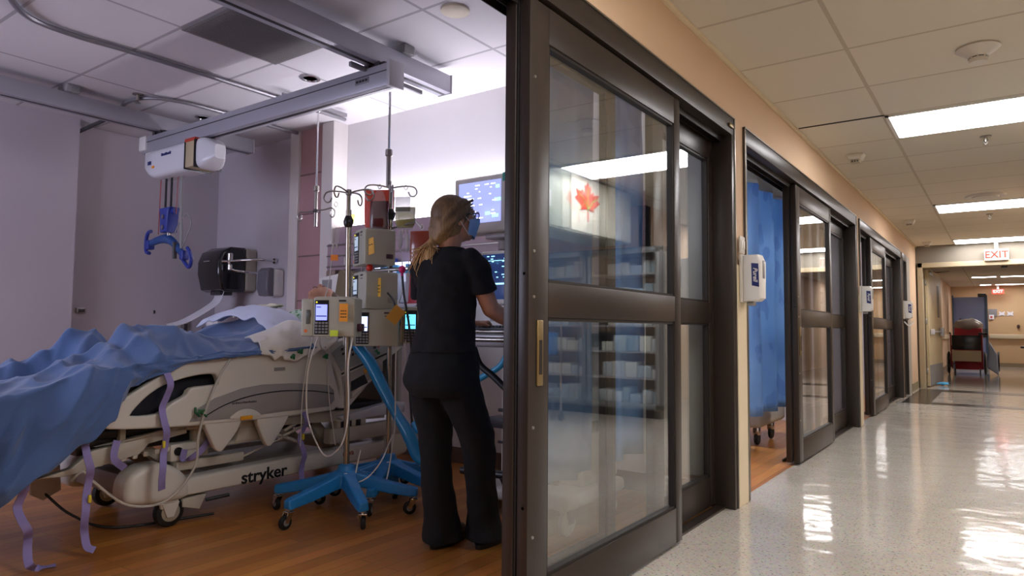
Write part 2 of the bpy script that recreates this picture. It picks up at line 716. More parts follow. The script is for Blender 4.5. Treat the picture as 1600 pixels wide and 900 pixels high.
# floors
b = BM(); box(b, -.05, 4.9, -6, 30, -.1, 0); struct('floor_corridor', b, M_floor)
b = BM(); box(b, -5.9, 0, -1.2, 17, -.1, -.002); struct('floor_rooms', b, M_wood)
# dark inlay ring in the corridor floor before the double doors
b = BM()
for x0, x1, y0, y1 in ((.06, 2.3, 14.35, 14.85), (.06, 2.3, 11.75, 12.1), (.06, .42, 12.1, 14.35), (1.95, 2.3, 12.1, 14.35)):
    box(b, x0, x1, y0, y1, .0, .002)
struct('floor_inlay', b, M_band)
# ceilings
b = BM(); box(b, -.16, 4.9, -6, 15.1, ZC, ZC + .1); struct('ceiling_corridor', b, M_ceil)
b = BM(); box(b, -5.9, -.16, -1.2, 17, ZR, ZR + .1); struct('ceiling_rooms', b, M_rceil)
b = BM(); box(b, -.5, 4.9, 15.3, 27, 2.5, 2.6); struct('ceiling_far_corridor', b, M_ceil)
# ceiling edge trim along the left wall
b = BM(); box(b, 0, .025, -6, 15.1, ZC - .022, ZC, .004); struct('trim_ceiling', b, M_cream)
# left corridor wall with the openings
b = BM()
box(b, -.16, 0, -6, 15.1, HZ, ZR + .05)
for y0, y1 in ((-6, .04), (4.16, 4.36), (8.48, 8.69), (12.66, 12.86), (14.0, 15.1)):
    box(b, -.16, 0, y0, y1, 0, HZ)
struct('wall_left', b, M_beige)
b = BM()
for y0, y1 in ((4.17, 4.35), (8.49, 8.68)):
    box(b, 0, .018, y0, y1, .0, HZ - .9, .004)
struct('trim_pier', b, M_cream)
# room partition / headwalls, room back wall and projecting column
b = BM(); box(b, -5.9, -.16, 4.2, 4.34, 0, ZR); struct('wall_head', b, M_white)
b = BM(); box(b, -5.9, -.16, 8.52, 8.66, 0, ZR); box(b, -5.9, -.16, 12.7, 12.84, 0, ZR)
box(b, -5.9, -.16, 16.9, 17.0, 0, ZR); struct('wall_partition', b, M_rwall)
b = BM(); box(b, -5.9, -5.68, -1.2, 17, 0, ZR); box(b, -5.9, -5.5, -1.2, 2.7, 0, ZR); struct('wall_back', b, M_rwall)
b = BM(); box(b, -5.9, -4.25, 4.185, 4.2, 0, ZR); struct('wall_head_side', b, M_rwall)
b = BM(); box(b, -4.25, -4.12, 4.06, 4.2, 0, ZR, .006); box(b, -3.74, -3.58, 4.03, 4.2, 0, ZR, .006)
struct('trim_column', b, mat('column_trim', 'd5cfcb', .5))
b = BM(); box(b, -4.12, -3.74, 4.09, 4.2, 0, ZR)
struct('wall_column_panel', b, M_mauve)
b = BM()
for z in (.62, 1.3, 1.72, 2.12, 2.5):
    box(b, -4.118, -3.742, 4.084, 4.0905, z, z + .012)
struct('trim_panel_seams', b, mat('panel_seam', '7c6263', .5))
# foot wall of room one with an added, unseen window whose lamp tints the room
b = BM()
box(b, -5.9, -.16, -1.3, -1.2, 0, .9); box(b, -5.9, -.16, -1.3, -1.2, 2.4, ZR)
box(b, -5.9, -5.0, -1.3, -1.2, .9, 2.4); box(b, -2.6, -.16, -1.3, -1.2, .9, 2.4)
struct('wall_foot', b, M_rwall)
b = BM()
for x in (-5.0, -3.83, -2.65):
    box(b, x, x + .05, -1.28, -1.22, .9, 2.4)
box(b, -5.0, -2.6, -1.28, -1.22, .9, .95); box(b, -5.0, -2.6, -1.28, -1.22, 2.35, 2.4)
struct('added_window_1', b, M_alu)
wl = area('added_window_fill', (-3.8, -1.35, 1.65), (R(90), 0, 0), 2.3, 1.4, 34, (.72, .75, 1))  # added bluish fill lamp, set behind the unseen window
# corridor: right side. nurse station bay x up to 4.8 for y<8, then a wall
b = BM(); box(b, 4.8, 4.9, -6, 8.3, 0, ZC); box(b, 2.4, 4.9, 8.25, 8.4, 0, ZC); box(b, 2.4, 2.5, 8.25, 15.1, 0, ZC)
struct('wall_right', b, M_beige)
b = BM(); box(b, -.16, 4.9, -6.1, -6, 0, ZC); struct('wall_rear', b, M_beige)
# bulkhead with double-door opening
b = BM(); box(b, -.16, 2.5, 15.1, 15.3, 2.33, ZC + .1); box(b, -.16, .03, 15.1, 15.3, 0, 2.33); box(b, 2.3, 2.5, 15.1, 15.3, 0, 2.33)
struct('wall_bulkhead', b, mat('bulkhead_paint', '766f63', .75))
b = BM()
box(b, .03, .115, 15.04, 15.32, 0, 2.36, .006); box(b, 2.2, 2.3, 15.04, 15.32, 0, 2.36, .006); box(b, .03, 2.3, 15.04, 15.32, 2.27, 2.36, .006)
struct('trim_double_door', b, mat('door_frame_paint', 'a3957a', .5))
# corridor beyond
b = BM(); box(b, -.16, 0, 15.3, 26, 0, 2.5); struct('wall_far_left', b, M_beige)
b = BM(); box(b, -.16, 4.9, 26, 26.1, 0, 2.5); struct('wall_far_end', b, mat('far_wall_paint', 'cfae85', .7))
b = BM(); box(b, 2.9, 3.0, 15.3, 26, 0, 2.5); struct('wall_far_right', b, M_beige)
b = BM(); box(b, 0, 2.9, 25.98, 26, 0, .12); box(b, 0, .012, 15.34, 26, 0, .12); struct('baseboard_far', b, mat('far_baseboard', '8d7b62', .5))
b = BM(); box(b, 0, .012, 13.95, 15.04, 0, .14); struct('baseboard_left', b, mat('olive_baseboard', '8e8467', .5))
b = BM(); box(b, -5.68, -5.67, 2.7, 4.18, 0, .12); box(b, -5.5, -5.49, -1.2, 2.71, 0, .12); box(b, -5.68, -.16, 4.19, 4.2, 0, .12)
struct('baseboard_room', b, mat('brown_baseboard', '6a5648', .5))

# sliding door sets
def door_set(n, y0, y1, py, full=True):
    d = bpy.data.objects.new('door_%d' % n, None)
    COL.objects.link(d)
    d.location = (0, y0, 0)
    d['kind'] = 'structure'
    LOC[d.name] = Vector((0, y0, 0))
    b = BM()
    box(b, -.16, .012, y0, y1, 2.25, HZ, .003)                    # header
    box(b, -.155, .012, y0, y0 + .05, 0, 2.25, .003)              # near jamb
    box(b, -.155, .012, y1 - .055, y1, 0, 2.25, .003)             # far jamb
    obj('door_frame', b, M_frame, d)
    b = BM()
    box(b, .012, .018, y0, y1, HZ - .008, HZ); box(b, .012, .018, y1 - .010, y1, 0, HZ); box(b, .012, .018, y0, y0 + .01, 0, HZ)
    obj('edge_strip', b, M_edge, d)
    b = BM()
    for x in (-.05, -.095, -.14):
        box(b, x - .004, x, y0 + .05, y1 - .055, 2.215, 2.25)
    obj('track', b, M_framedk, d)
    def panel(name, x, a, c, thick=.045, st=.125, parent=d, handle=False):
        p0, p1 = x - thick, x
        b = BM()
        box(b, p0, p1, a, a + st, .02, 2.235, .003)
        box(b, p0, p1, c - .075, c, .02, 2.235, .003)
        box(b, p0, p1, a + st, c - .075, 2.10, 2.235, .002)
        box(b, p0, p1, a + st, c - .075, .02, .19, .002)
        box(b, p0, p1, a + st, c - .075, 1.10, 1.225, .002)
        o = obj(name, b, M_frame, parent)
        b = BM()
        xm = (p0 + p1) / 2
        box(b, xm - .004, xm + .002, a + st, c - .075, 1.225, 2.10)
        box(b, xm - .004, xm + .002, a + st, c - .075, .19, 1.10)
        g = obj('glass', b, M_glass, o, smooth=0)
        b = BM()
        for zz0, zz1 in ((.19, 1.10), (1.225, 2.10)):
            for q in (a + st, c - .075 - .012):
                box(b, p0 + .008, p1 - .006, q, q + .012, zz0, zz1)
            box(b, p0 + .008, p1 - .006, a + st, c - .075, zz0, zz0 + .012)
            box(b, p0 + .008, p1 - .006, a + st, c - .075, zz1 - .012, zz1)
        obj('gasket', b, M_framedk, o)
        if handle:
            b = BM(); box(b, x - .001, x + .007, a + .048, a + .085, .86, 1.09, .004)
            h = obj('door_pull', b, M_brass, o)
            b = BM(); box(b, x + .007, x + .0085, a + .058, a + .075, .90, 1.02)
            obj('pull_recess', b, M_framedk, o)
            b = BM()
            for zz in (.35, .72, 1.17, 1.33, 1.95):
                lathe(b, [(0.006, 0), (.005, .004), (0, .005)], (x, a + .03, zz), 'x', 10)
            for zz in (.45, 1.25):
                lathe(b, [(0.006, 0), (.005, .004), (0, .005)], (x - .02, a, zz), 'y', 10)
            obj('screw', b, M_steel, o)
        return o
    panel('sliding_panel', .0, py, py + 1.37, handle=True)
    panel('inner_panel', -.055, py - .01, py + .75 if n != 1 else 2.70)
    panel('fixed_panel', -.108, py + 1.28, y1 - .055)
    b = BM(); box(b, -.11, -.048, py + 1.2, y1 - .055, -.01, .012); box(b, -.16, -.153, py + .1, y1 - .05, -.01, .02)
    obj('threshold', b, M_frame, d)
    # brush seal on the leading edge
    b = BM(); box(b, -.052, -.047, py - .004, py + .02, .03, 2.23)
    obj('seal', b, M_framedk, d)
    return d


door_set(1, FR[0][0], FR[0][1], 1.94)
door_set(2, FR[1][0], FR[1][1], 5.74)
door_set(3, FR[2][0], FR[2][1], 9.56)
# header hardware at the far top corner of the first frame
b = BM(); box(b, .012, .024, 4.05, 4.12, 2.285, 2.31, .004)
tag(obj('latch_plate', b, M_brass, None), 'small brass latch plate at the top right corner of the first sliding door frame', 'latch')
# fourth opening: plain dark frame with a half-open dark door
d = bpy.data.objects.new('door_4', None); COL.objects.link(d); d.location = (0, 12.86, 0); d['kind'] = 'structure'; LOC[d.name] = Vector((0, 12.86, 0))
b = BM(); box(b, -.155, .012, 12.86, 12.9, 0, 2.3, .003); box(b, -.155, .012, 13.4, 13.44, 0, 2.3, .003); box(b, -.155, .012, 12.86, 13.44, 2.24, HZ, .003)
obj('door_frame', b, M_frame, d)
b = BM(); box(b, -.13, -.09, 12.9, 13.4, .01, 2.24, .004); obj('door_leaf', b, mat('dark_door_leaf', '2a2420', .4), d)
b = BM(); box(b, -.155, .0, 13.44, 14.0, 0, HZ); struct('wall_left_infill', b, mat('grey_infill', 'a8a49c', .5))

# open leaf of the double doors, folded back against the far wall
d = bpy.data.objects.new('door_5', None); COL.objects.link(d); d.location = (.12, 15.35, 0); d['kind'] = 'structure'; LOC[d.name] = Vector((.12, 15.35, 0))
b = BM(); prism(b, [(.125, 15.36), (.17, 15.35), (.285, 17.0), (.24, 17.0)], .02, 2.26, 'xy', .003)
obj('door_leaf', b, mat('cream_door_leaf', 'd8c6a0', .45), d)
b = BM(); prism(b, [(.172, 15.38), (.176, 15.38), (.288, 16.97), (.284, 16.97)], .03, .42, 'xy')
obj('kick_plate', b, M_gray, d)
b = BM(); prism(b, [(.248, 16.45), (.252, 16.45), (.270, 16.65), (.266, 16.65)], 1.35, 2.0, 'xy')
obj('vision_panel', b, M_blackp, d)
b = BM(); tube(b, [(.22, 15.5, 1.06), (.22, 15.52, 1.06), (.30, 16.7, 1.06)], .018, 8); box(b, .19, .26, 15.46, 15.58, 1.0, 1.11, .008); box(b, .27, .34, 16.6, 16.8, .98, 1.14, .008)
obj('push_bar', b, M_alu, d)
b = BM(); box(b, .17, .23, 15.5, 15.8, 2.15, 2.23, .006); tube(b, [(.2, 15.65, 2.25), (.5, 15.9, 2.25), (.25, 16.3, 2.26)], .01, 8)
obj('door_closer', b, M_steel, d)
b = BM()
for z in (.25, 1.2, 1.95):
    box(b, .112, .15, 15.32, 15.37, z, z + .12, .004)
obj('hinge', b, M_steel, d)

# ================================================================= corridor ceiling fittings
def corridor_light(y, x0, x1, label, zc=ZC, w=.72, grp='corridor ceiling lights'):
    t = thing('ceiling_light', label, 'ceiling light', ((x0 + x1) / 2, y + w / 2, zc), group=grp)
    b = BM()
    box(b, x0, x1, y, y + .025, zc - .014, zc - .001); box(b, x0, x1, y + w - .025, y + w, zc - .014, zc - .001)
    box(b, x0, x0 + .025, y, y + w, zc - .014, zc - .001); box(b, x1 - .025, x1, y, y + w, zc - .014, zc - .001)
    obj('frame', b, M_whitep, t)
    b = BM(); box(b, x0 + .025, x1 - .025, y + .025, y + w - .025, zc - .012, zc - .002); obj('diffuser', b, M_lamp, t)


corridor_light(5.77, .64, 2.12, 'nearest and largest bright ceiling light panel in the corridor')
corridor_light(10.24, .64, 2.12, 'second bright ceiling light panel down the corridor')
corridor_light(14.3, .64, 2.12, 'third bright ceiling light panel, right above the first exit sign', w=.7)
corridor_light(1.3, .64, 2.12, 'ceiling light panel overhead beside the near door, out of frame')
corridor_light(-3.17, .64, 2.12, 'ceiling light panel behind the viewer, out of frame')
corridor_light(3.5, 3.0, 4.48, 'added ceiling light panel over the supply bay, out of frame, to brighten it', grp='added supply bay lights')  # unseen lamp added so the bay shows in the door glass
corridor_light(-1.0, 3.0, 4.48, 'added rear ceiling light panel over the supply bay, out of frame, to brighten it', grp='added supply bay lights')  # second unseen lamp added to brighten the bay
for y, x0, x1, lb in ((21.4, .68, 1.25, 'left short strip light of the nearer pair beyond the double doors'),
                      (21.4, 1.3, 2.6, 'right long strip light of the nearer pair beyond the double doors'),
                      (25.0, .78, 1.10, 'left short strip light of the far pair by the end wall'),
                      (25.0, 1.16, 2.2, 'right long strip light of the far pair by the end wall')):
    corridor_light(y, x0, x1, lb, 2.5, .35, 'far corridor lights')


def smoke_detector(x, y, z, label, r=.11, grp='smoke detectors'):
    t = thing('smoke_detector', label, 'smoke detector', (x, y, z), group=grp)
    b = BM(); lathe(b, [(r * .95, 0), (r, -.012), (r * .8, -.03), (r * .45, -.055), (r * .42, -.06)], (x, y, z), 'z', 28)
    obj('base', b, M_offw, t)
    b = BM(); lathe(b, [(r * .40, -.058), (r * .40, -.066)], (x, y, z), 'z', 20); obj('sensor_gap', b, M_dgray, t)
    b = BM(); lathe(b, [(r * .42, -.066), (r * .40, -.09), (0, -.094)], (x, y, z), 'z', 20)
    for k in range(8):
        a = k * PI / 4
        cbox(b, (x + r * .41 * math.cos(a), y + r * .41 * math.sin(a), z - .062), (.008, .008, .02))
    obj('cap', b, M_offw, t)


smoke_detector(1.25, 4.66, ZC, 'largest white round smoke detector on the near corridor ceiling')


def strobe(x, y, z, label):
    t = thing('alarm_strobe', label, 'alarm', (x, y, z), group='small square ceiling detectors')
    b = BM(); prism(b, [(x - .075, z), (x + .075, z), (x + .05, z - .05), (x - .05, z - .05)], y - .07, y + .07, 'xz', .008)
    obj('base', b, M_offw, t)
    b = BM(); box(b, x - .04, x + .04, y - .04, y + .04, z - .075, z - .05, .008)
    obj('lens', b, mat('strobe_lens', 'b9ad98', .3), t)
    b = BM()
    for k in range(3):
        box(b, x - .028 + k * .022, x - .018 + k * .022, y - .043, y - .04, z - .07, z - .055)
    obj('slot', b, M_dgray, t)


strobe(.257, 6.94, ZC, 'small square ceiling detector nearest in the corridor, above the second door')
strobe(.252, 11.5, ZC, 'small square ceiling detector second in line along the corridor')
strobe(.24, 14.5, ZC, 'small square ceiling detector farthest along, before the bulkhead')


def sprinkler(x, y, z, label, grp='ceiling sprinklers'):
    t = thing('sprinkler_head', label, 'sprinkler', (x, y, z), group=grp)
    b = BM(); lathe(b, [(.04, 0), (.042, -.006), (.015, -.012), (.012, -.05), (.007, -.055)], (x, y, z), 'z', 16)
    tube(b, [(x - .012, y, z - .02), (x - .02, y, z - .04), (x, y, z - .07)], .004, 6)
    tube(b, [(x + .012, y, z - .02), (x + .02, y, z - .04), (x, y, z - .07)], .004, 6)
    obj('body', b, M_steel, t)
    b = BM(); cyl(b, (x, y, z - .073), .022, .004, seg=12); obj('deflector', b, M_steel, t)


sprinkler(1.25, 6.85, ZC, 'small metal sprinkler head just behind the nearest corridor light')
sprinkler(1.22, 11.45, ZC, 'small metal sprinkler head behind the second corridor light')
b = BM(); lathe(b, [(.21, 0), (.2, -.02), (.14, -.012), (.13, -.03), (.06, -.02), (0, -.035)], (1.2, 9.85, ZC), 'z', 32)
tag(obj('air_diffuser', b, M_offw, None), 'flat round air diffuser in front of the second corridor light', 'vent')
# dark gap under a loose tile
b = BM(); box(b, .03, .64, 5.745, 5.762, ZC - .006, ZC - .001); struct('trim_tile_gap', b, M_framedk)


def exit_sign(x, y, z, w, h, red, label):
    t = thing('exit_sign', label, 'exit sign', (x, y, z), group=None)
    b = BM(); box(b, x - w / 2, x + w / 2, y - .03, y + .03, z - h / 2, z + h / 2, .006)
    obj('housing', b, M_whitep if not red else mat('red_exit_housing', 'd05040', .4, emit='ff3020', estr=.5), t)
    if not red:
        b = BM(); box(b, x - w / 2 + .012, x + w / 2 - .012, y - .034, y - .03, z - h / 2 + .012, z + h / 2 - .012); obj('face', b, M_exit, t)
    b = textbm('EXIT', h * .86, .002, offset=h * .012)
    place(b, (x, y - .036, z)); obj('lettering', b, M_exitred if not red else mat('pale_exit_letters', 'ffd8d0', .4, emit='ffb0a0', estr=.8), t)
    b = BM(); box(b, x - .03, x + .03, y - .02, y + .02, z + h / 2, (ZC - .001 if y < 16 else 2.5)); obj('bracket', b, M_whitep, t)


exit_sign(1.27, 15.02, 2.45, .36, .2, False, 'white exit sign with orange letters on the bulkhead')
exit_sign(1.24, 25.6, 2.30, .3, .14, True, 'small glowing red exit sign by the far end wall')
b = BM(); lathe(b, [(.05, 0), (.05, -.03), (0, -.04)], (1.38, 15.3, 2.27), 'z', 14)
tag(obj('door_holder', b, M_dgray, None), 'small dark round door holder under the double door header', 'fitting')


# hand sanitiser dispensers and the switch plate on the piers
def sanitizer(y, z, label, s=1.0):
    t = thing('sanitizer_dispenser', label, 'dispenser', (.02, y, z), group='hand sanitiser dispensers', world=False)
    b = BM(); box(b, 0, .02, -.065, .065, -.145, .15, .006)
    obj('back_plate', b, M_offw, t)
    b = BM(); prism(b, [(.02, -.14), (.10, -.14), (.125, -.12), (.128, .10), (.11, .145), (.02, .145)], -.062, .062, 'xz', .012, 3)
    obj('cover', b, M_whitep, t)
    b = BM(); prism(b, [(.075, -.044), (.118, -.054), (.115, .088), (.072, .093)], -.0645, -.0615, 'xz', .003)
    obj('brand_patch', b, mat('navy_label', '1d2a6a', .4), t)
    b = textbm('Purell', .036, .0006, shear=.3, offset=.0006)
    place(b, (0, 0, 0), Matrix.Rotation(R(90), 3, 'Y')); place(b, (.096, -.0655, .022)); obj('lettering', b, M_whitep, t)
    b = BM(); box(b, .128, .131, -.02, .02, .0, .11, .002); obj('window', b, M_gray, t)
    b = BM(); box(b, .03, .075, -.03, .03, -.165, -.14, .008); obj('nozzle', b, M_gray, t)
    return t


sn = sanitizer(4.262, 1.375, 'white sanitiser dispenser with navy label on the first pier, the nearest one')
dup(sn, (.02, 8.585, 1.42), 'white sanitiser dispenser with navy label on the second pier, between the second and third doors')
dup(sn, (.02, 12.76, 1.41), 'white sanitiser dispenser with navy label on the third pier, the farthest of the corridor ones')
b = BM(); tube(b, [(.03, 12.72, 1.22), (.10, 12.70, 1.15), (.16, 12.72, 1.22)], .01, 8, smooth=5)
tag(obj('glove_hook', b, M_whitep, None), 'white curved hook below the farthest sanitiser dispenser', 'hook')
t = thing('switch_plate', 'cream switch plate above the nearest sanitiser dispenser', 'switch', (.02, 4.245, 1.58))
b = BM(); box(b, .018, .03, 4.20, 4.29, 1.53, 1.64, .006); obj('plate', b, M_offw, t)
b = BM(); box(b, .03, .035, 4.21, 4.235, 1.56, 1.61, .002); box(b, .03, .035, 4.25, 4.275, 1.56, 1.61, .002); obj('rocker', b, M_whitep, t)

# ================================================================= supply bay opposite (seen mirrored in the door glass)
t = thing('wall_cabinet', 'pale wall cabinet with red maple leaf door, mirrored in the near door glass', 'cabinet', (2.4, 5.8, 2.08))
b = BM(); box(b, 2.23, 2.7, 4.1, 7.42, 2.07, ZC - .003, .004); obj('body', b, mat('grey_green_laminate', 'a9ae9f', .5), t)
for k, (a, c) in enumerate(((4.1, 5.0), (5.02, 5.98), (6.02, 6.68), (6.72, 7.40))):
    b = BM(); box(b, 2.205, 2.23, a, c, 2.085, ZC - .02, .004)
    obj('door', b, mat('grey_green_laminate', 'a9ae9f', .5) if k < 2 else mat('cream_laminate', 'e2e0d0', .5), t)
leaf = [(0, 1), (.10, .78), (.22, .84), (.20, .50), (.42, .66), (.48, .54), (.86, .60), (.74, .36), (.92, .26), (.44, -.02), (.50, -.16),
        (.06, -.10), (.10, -.34), (.16, -.56), (.10, -.60), (0, -.30)]
leaf = leaf + [(-x, y) for x, y in leaf[-3:0:-1] if y > -.2 or abs(x) < .12]
lf = [(0, 1), (.10, .78), (.22, .84), (.20, .50), (.42, .66), (.48, .54), (.86, .60), (.74, .36), (.92, .26), (.44, -.02), (.50, -.16), (.04, -.10),
      (.08, -.55), (.0, -.6), (-.04, -.10), (-.50, -.16), (-.44, -.02), (-.92, .26), (-.74, .36), (-.86, .60), (-.48, .54), (-.42, .66),
      (-.20, .50), (-.22, .84), (-.10, .78)]
b = BM(); prism(b, [(6.35 + x * .29, 2.36 + y * .27) for x, y in lf], 2.198, 2.204, 'yz')
tag(obj('maple_leaf_cutout', b, mat('leaf_red', 'd8492f', .6), None), 'red orange maple leaf decoration on the cream cabinet door, seen mirrored', 'decoration')
b = BM()
for p in ([(6.35, 2.33), (6.24, 2.44), (6.15, 2.47)], [(6.35, 2.33), (6.46, 2.43), (6.55, 2.47)], [(6.35, 2.31), (6.35, 2.56)]):
    tube(b, [(2.197, y, z) for y, z in p], .008, 6)
tag(obj('leaf_vein_ribbon', b, mat('leaf_green', '9fae3c', .6), None), 'yellow green veins on the red leaf decoration, seen mirrored', 'decoration')
b = BM(); cyl(b, (2.1, 4.9, 2.42), .07, .35, 'y', 20, .01); tube(b, [(2.2, 4.9, 2.5), (2.1, 4.9, 2.46)], .02, 8)
tag(obj('security_camera', b, M_dgray, None), 'dark cylinder shaped camera on the grey cabinet, seen mirrored in the glass', 'camera')
b = BM(); box(b, 2.2, 2.204, 5.3, 5.62, 2.26, 2.42)
tag(obj('paper_note', b, M_paper, None), 'white paper note on the grey cabinet, seen mirrored in the glass', 'note')

t = thing('supply_cabinet', 'tall grey supply cabinet with glass doors, mirrored in the near door glass', 'cabinet', (2.85, 7.9, 0))
b = BM()
box(b, 1.9, 1.94, 7.6, 8.2, 0.1, 2.05); box(b, 3.86, 3.9, 7.6, 8.2, .1, 2.05); box(b, 1.9, 3.9, 7.6, 8.2, 2.0, 2.06); box(b, 1.9, 3.9, 7.6, 8.2, .1, .16)
box(b, 1.9, 3.9, 8.17, 8.2, .1, 2.05); box(b, 2.87, 2.93, 7.6, 8.2, .1, 2.05)
obj('body', b, mat('cabinet_grey', '6f7578', .4, .3), t)
b = BM(); box(b, 1.95, 3.85, 7.66, 8.15, 0, .1); obj('plinth', b, M_blackp, t)
for k in range(5):
    b = BM(); box(b, 1.94, 3.86, 7.7, 8.17, .45 + k * .32, .47 + k * .32); obj('shelf', b, M_alu, t)
for a, c in ((1.92, 2.89), (2.91, 3.88)):
    b = BM()
    box(b, a, a + .05, 7.56, 7.6, .12, 2.04, .004); box(b, c - .05, c, 7.56, 7.6, .12, 2.04, .004); box(b, a, c, 7.56, 7.6, 1.98, 2.04, .004)
    box(b, a, c, 7.56, 7.6, .12, .18, .004)
    dd = obj('door', b, mat('cabinet_door_grey', '7d8488', .35, .4), t)
    b = BM(); box(b, a + .05, c - .05, 7.575, 7.58, .18, 1.98); obj('glass', b, M_pane, dd, 0)
    hx = c - .025 if a < 2 else a + .025
    b = BM(); tube(b, [(hx, 7.56, 1.3), (hx, 7.53, 1.28), (hx, 7.53, .92), (hx, 7.56, .9)], .008, 8); obj('handle', b, M_chrome, dd)
# supplies on its shelves
rs = random.Random(3)
cols = ['dfe3e6', 'cfd9e2', 'b9cbdc', 'e8e8e0', '9fb8cc']
cnames = ['pale grey', 'light grey blue', 'light blue', 'cream', 'mid blue']
ordn = ['first', 'second', 'third', 'fourth', 'fifth', 'sixth', 'seventh', 'eighth', 'ninth', 'tenth', 'eleventh', 'twelfth', 'thirteenth', 'fourteenth', 'fifteenth']
for k in range(6):
    z = .16 if k == 0 else .47 + (k - 1) * .32
    x = 1.98
    nth = 0
    while x < 3.72:
        w = rs.uniform(.10, .2)
        h = rs.uniform(.10, .2)
        if x < 2.93 and x + w > 2.86:
            x = 2.94
            continue
        b = BM(); box(b, x, x + w - .012, 7.75, 8.0, z, z + h, .012)
        ci = (k + int(x * 10)) % 5
        tag(obj('supply_pack', b, mat('pack_' + cols[ci], cols[ci], .5), None),
            '%s supply pack, %s from left, %s level of the mirrored glass supply cabinet' % (cnames[ci], ordn[nth], ordn[k]), 'package', 'supply packs in the glass cabinet')
        nth += 1
        x += w
# cart with blue bins in front of the supply cabinet
t = thing('wire_cart', 'blue wire cart on casters, seen mirrored in the near door glass', 'cart', (3.1, 6.6, 0))
b = BM()
for x in (2.8, 3.35):
    for y in (6.4, 6.8):
        tube(b, [(x, y, .12), (x, y, 1.15)], .012, 8)
obj('post', b, M_chrome, t)
for z in (.3, .75, 1.1):
    b = BM(); tube(b, [(2.8, 6.4, z), (3.35, 6.4, z), (3.35, 6.8, z), (2.8, 6.8, z)], .008, 6, closed=True)
    for k in range(12):
        tube(b, [(2.82 + k * .047, 6.4, z), (2.82 + k * .047, 6.8, z)], .003, 4)
    obj('shelf', b, M_chrome, t)
b = BM()
for x in (2.8, 3.35):
    for y in (6.4, 6.8):
        cyl(b, (x, y, .05), .05, .03, 'x', 16, .005); box(b, x - .012, x + .012, y - .012, y + .012, .05, .12)
obj('caster', b, M_dgray, t)
for k in range(3):
    b = BM(); box(b, 2.83 + k * .175, 2.98 + k * .175, 6.43, 6.78, .765, 1.02, .012)
    tag(obj('storage_bin', b, mat('bin_blue', '3c6ea8', .45), None), '%s blue storage bin on the mirrored wire cart' % ['left', 'middle', 'right'][k], 'bin', 'blue bins on the wire cart')
# beige reception counter further down on the right side
t = thing('reception_counter', 'beige counter on the right side, mirrored in the second door glass', 'counter', (2.2, 13, 0))
b = BM(); box(b, 2.1, 2.39, 10.8, 14.0, 0, 1.05, .01); obj('body', b, mat('counter_beige', 'd9bd90', .5), t)
b = BM(); box(b, 2.02, 2.39, 10.7, 14.05, 1.05, 1.12, .015); obj('worktop', b, M_cream, t)
# ================================================================= patient room: ceiling
M_grille = mat('vent_grille', '7d797b', .55, .3)
t = thing('ceiling_vent', 'dark perforated square air vent in the room ceiling above the lift rail', 'vent', (-2.5, 2.55, ZR))
b = BM(); box(b, -2.86, -2.12, 2.21, 2.90, ZR - .01, ZR - .001)
obj('backing', b, M_grille, t)
b = BM()
for k in range(36):
    box(b, -2.84 + k * .0197, -2.832 + k * .0197, 2.23, 2.88, ZR - .013, ZR - .010)
obj('slat', b, mat('vent_slats', '8b8789', .5, .3), t)['kind'] = 'stuff'

M_rail = mat('lift_rail_aluminium', 'a9a8b2', .38, .25)
def rail_y(name, x, y0, y1, z0, z1, w, label, grp):
    t = thing(name, label, 'rail', (x, (y0 + y1) / 2, z1), group=grp)
    b = BM()
    box(b, x - w / 2, x + w / 2, y0, y1, z0, z1, .006)
    obj('channel', b, M_rail, t)
    b = BM(); box(b, x - .012, x + .012, y0 + .01, y1 - .01, z0 - .002, z0 + .001); obj('slot', b, M_blackp, t)
    for k, yy in enumerate((y1 - .45, y1 - 1.6)):
        b = BM(); box(b, x - .09, x + .09, yy - .05, yy + .05, z1, ZR, .01); tube(b, [(x - .06, yy, z1 - .02), (x - .06, yy, ZR)], .012, 8)
        obj('ceiling_mount', b, M_gray, t)
    b = BM(); box(b, x - w / 2 - .004, x + w / 2 + .004, y1, y1 + .012, z0 - .004, z1 + .004, .003); obj('end_cap', b, M_alu, t)
    return t


rail_y('lift_rail', -4.62, -1.15, 3.86, 2.745, 2.875, .12, 'long ceiling rail on the left that carries the far end of the patient lift beam', 'patient lift ceiling rails')
rail_y('lift_rail', -1.92, -1.15, 3.66, 2.745, 2.875, .12, 'long ceiling rail on the right that carries the near end of the patient lift beam', 'patient lift ceiling rails')

t = thing('lift_beam', 'long grey cross beam of the patient lift hanging under the two ceiling rails', 'beam', (-3.2, 3.0, 2.6))
b = BM(); box(b, -4.85, -1.76, 2.945, 3.055, 2.575, 2.72, .006); obj('beam_channel', b, M_rail, t)
b = BM(); box(b, -4.84, -1.77, 2.942, 2.946, 2.668, 2.674); obj('groove', b, M_dgray, t)
b = BM(); box(b, -4.84, -1.77, 2.988, 3.012, 2.572, 2.577); obj('slot', b, M_blackp, t)
b = BM(); box(b, -1.765, -1.735, 2.935, 3.065, 2.565, 2.735, .006); obj('end_cap', b, M_alu, t)
for x in (-4.62, -1.92):
    b = BM(); box(b, x - .1, x + .1, 2.97, 3.03, 2.715, 2.75, .006); cyl(b, (x - .05, 3.0, 2.735), .022, .09, 'y', 14); cyl(b, (x + .05, 3.0, 2.735), .022, .09, 'y', 14)
    obj('trolley', b, M_dgray, t)
b = BM(); box(b, -2.06, -1.93, 2.9435, 2.9455, 2.625, 2.665, .0005); obj('sticker', b, mat('grey_sticker', '77757c', .4), t)
b = BM()
for k in range(4):
    box(b, -2.05 + k * .028, -2.03 + k * .028, 2.9425, 2.9437, 2.638, 2.652)
obj('small_print', b, M_blackp, t)

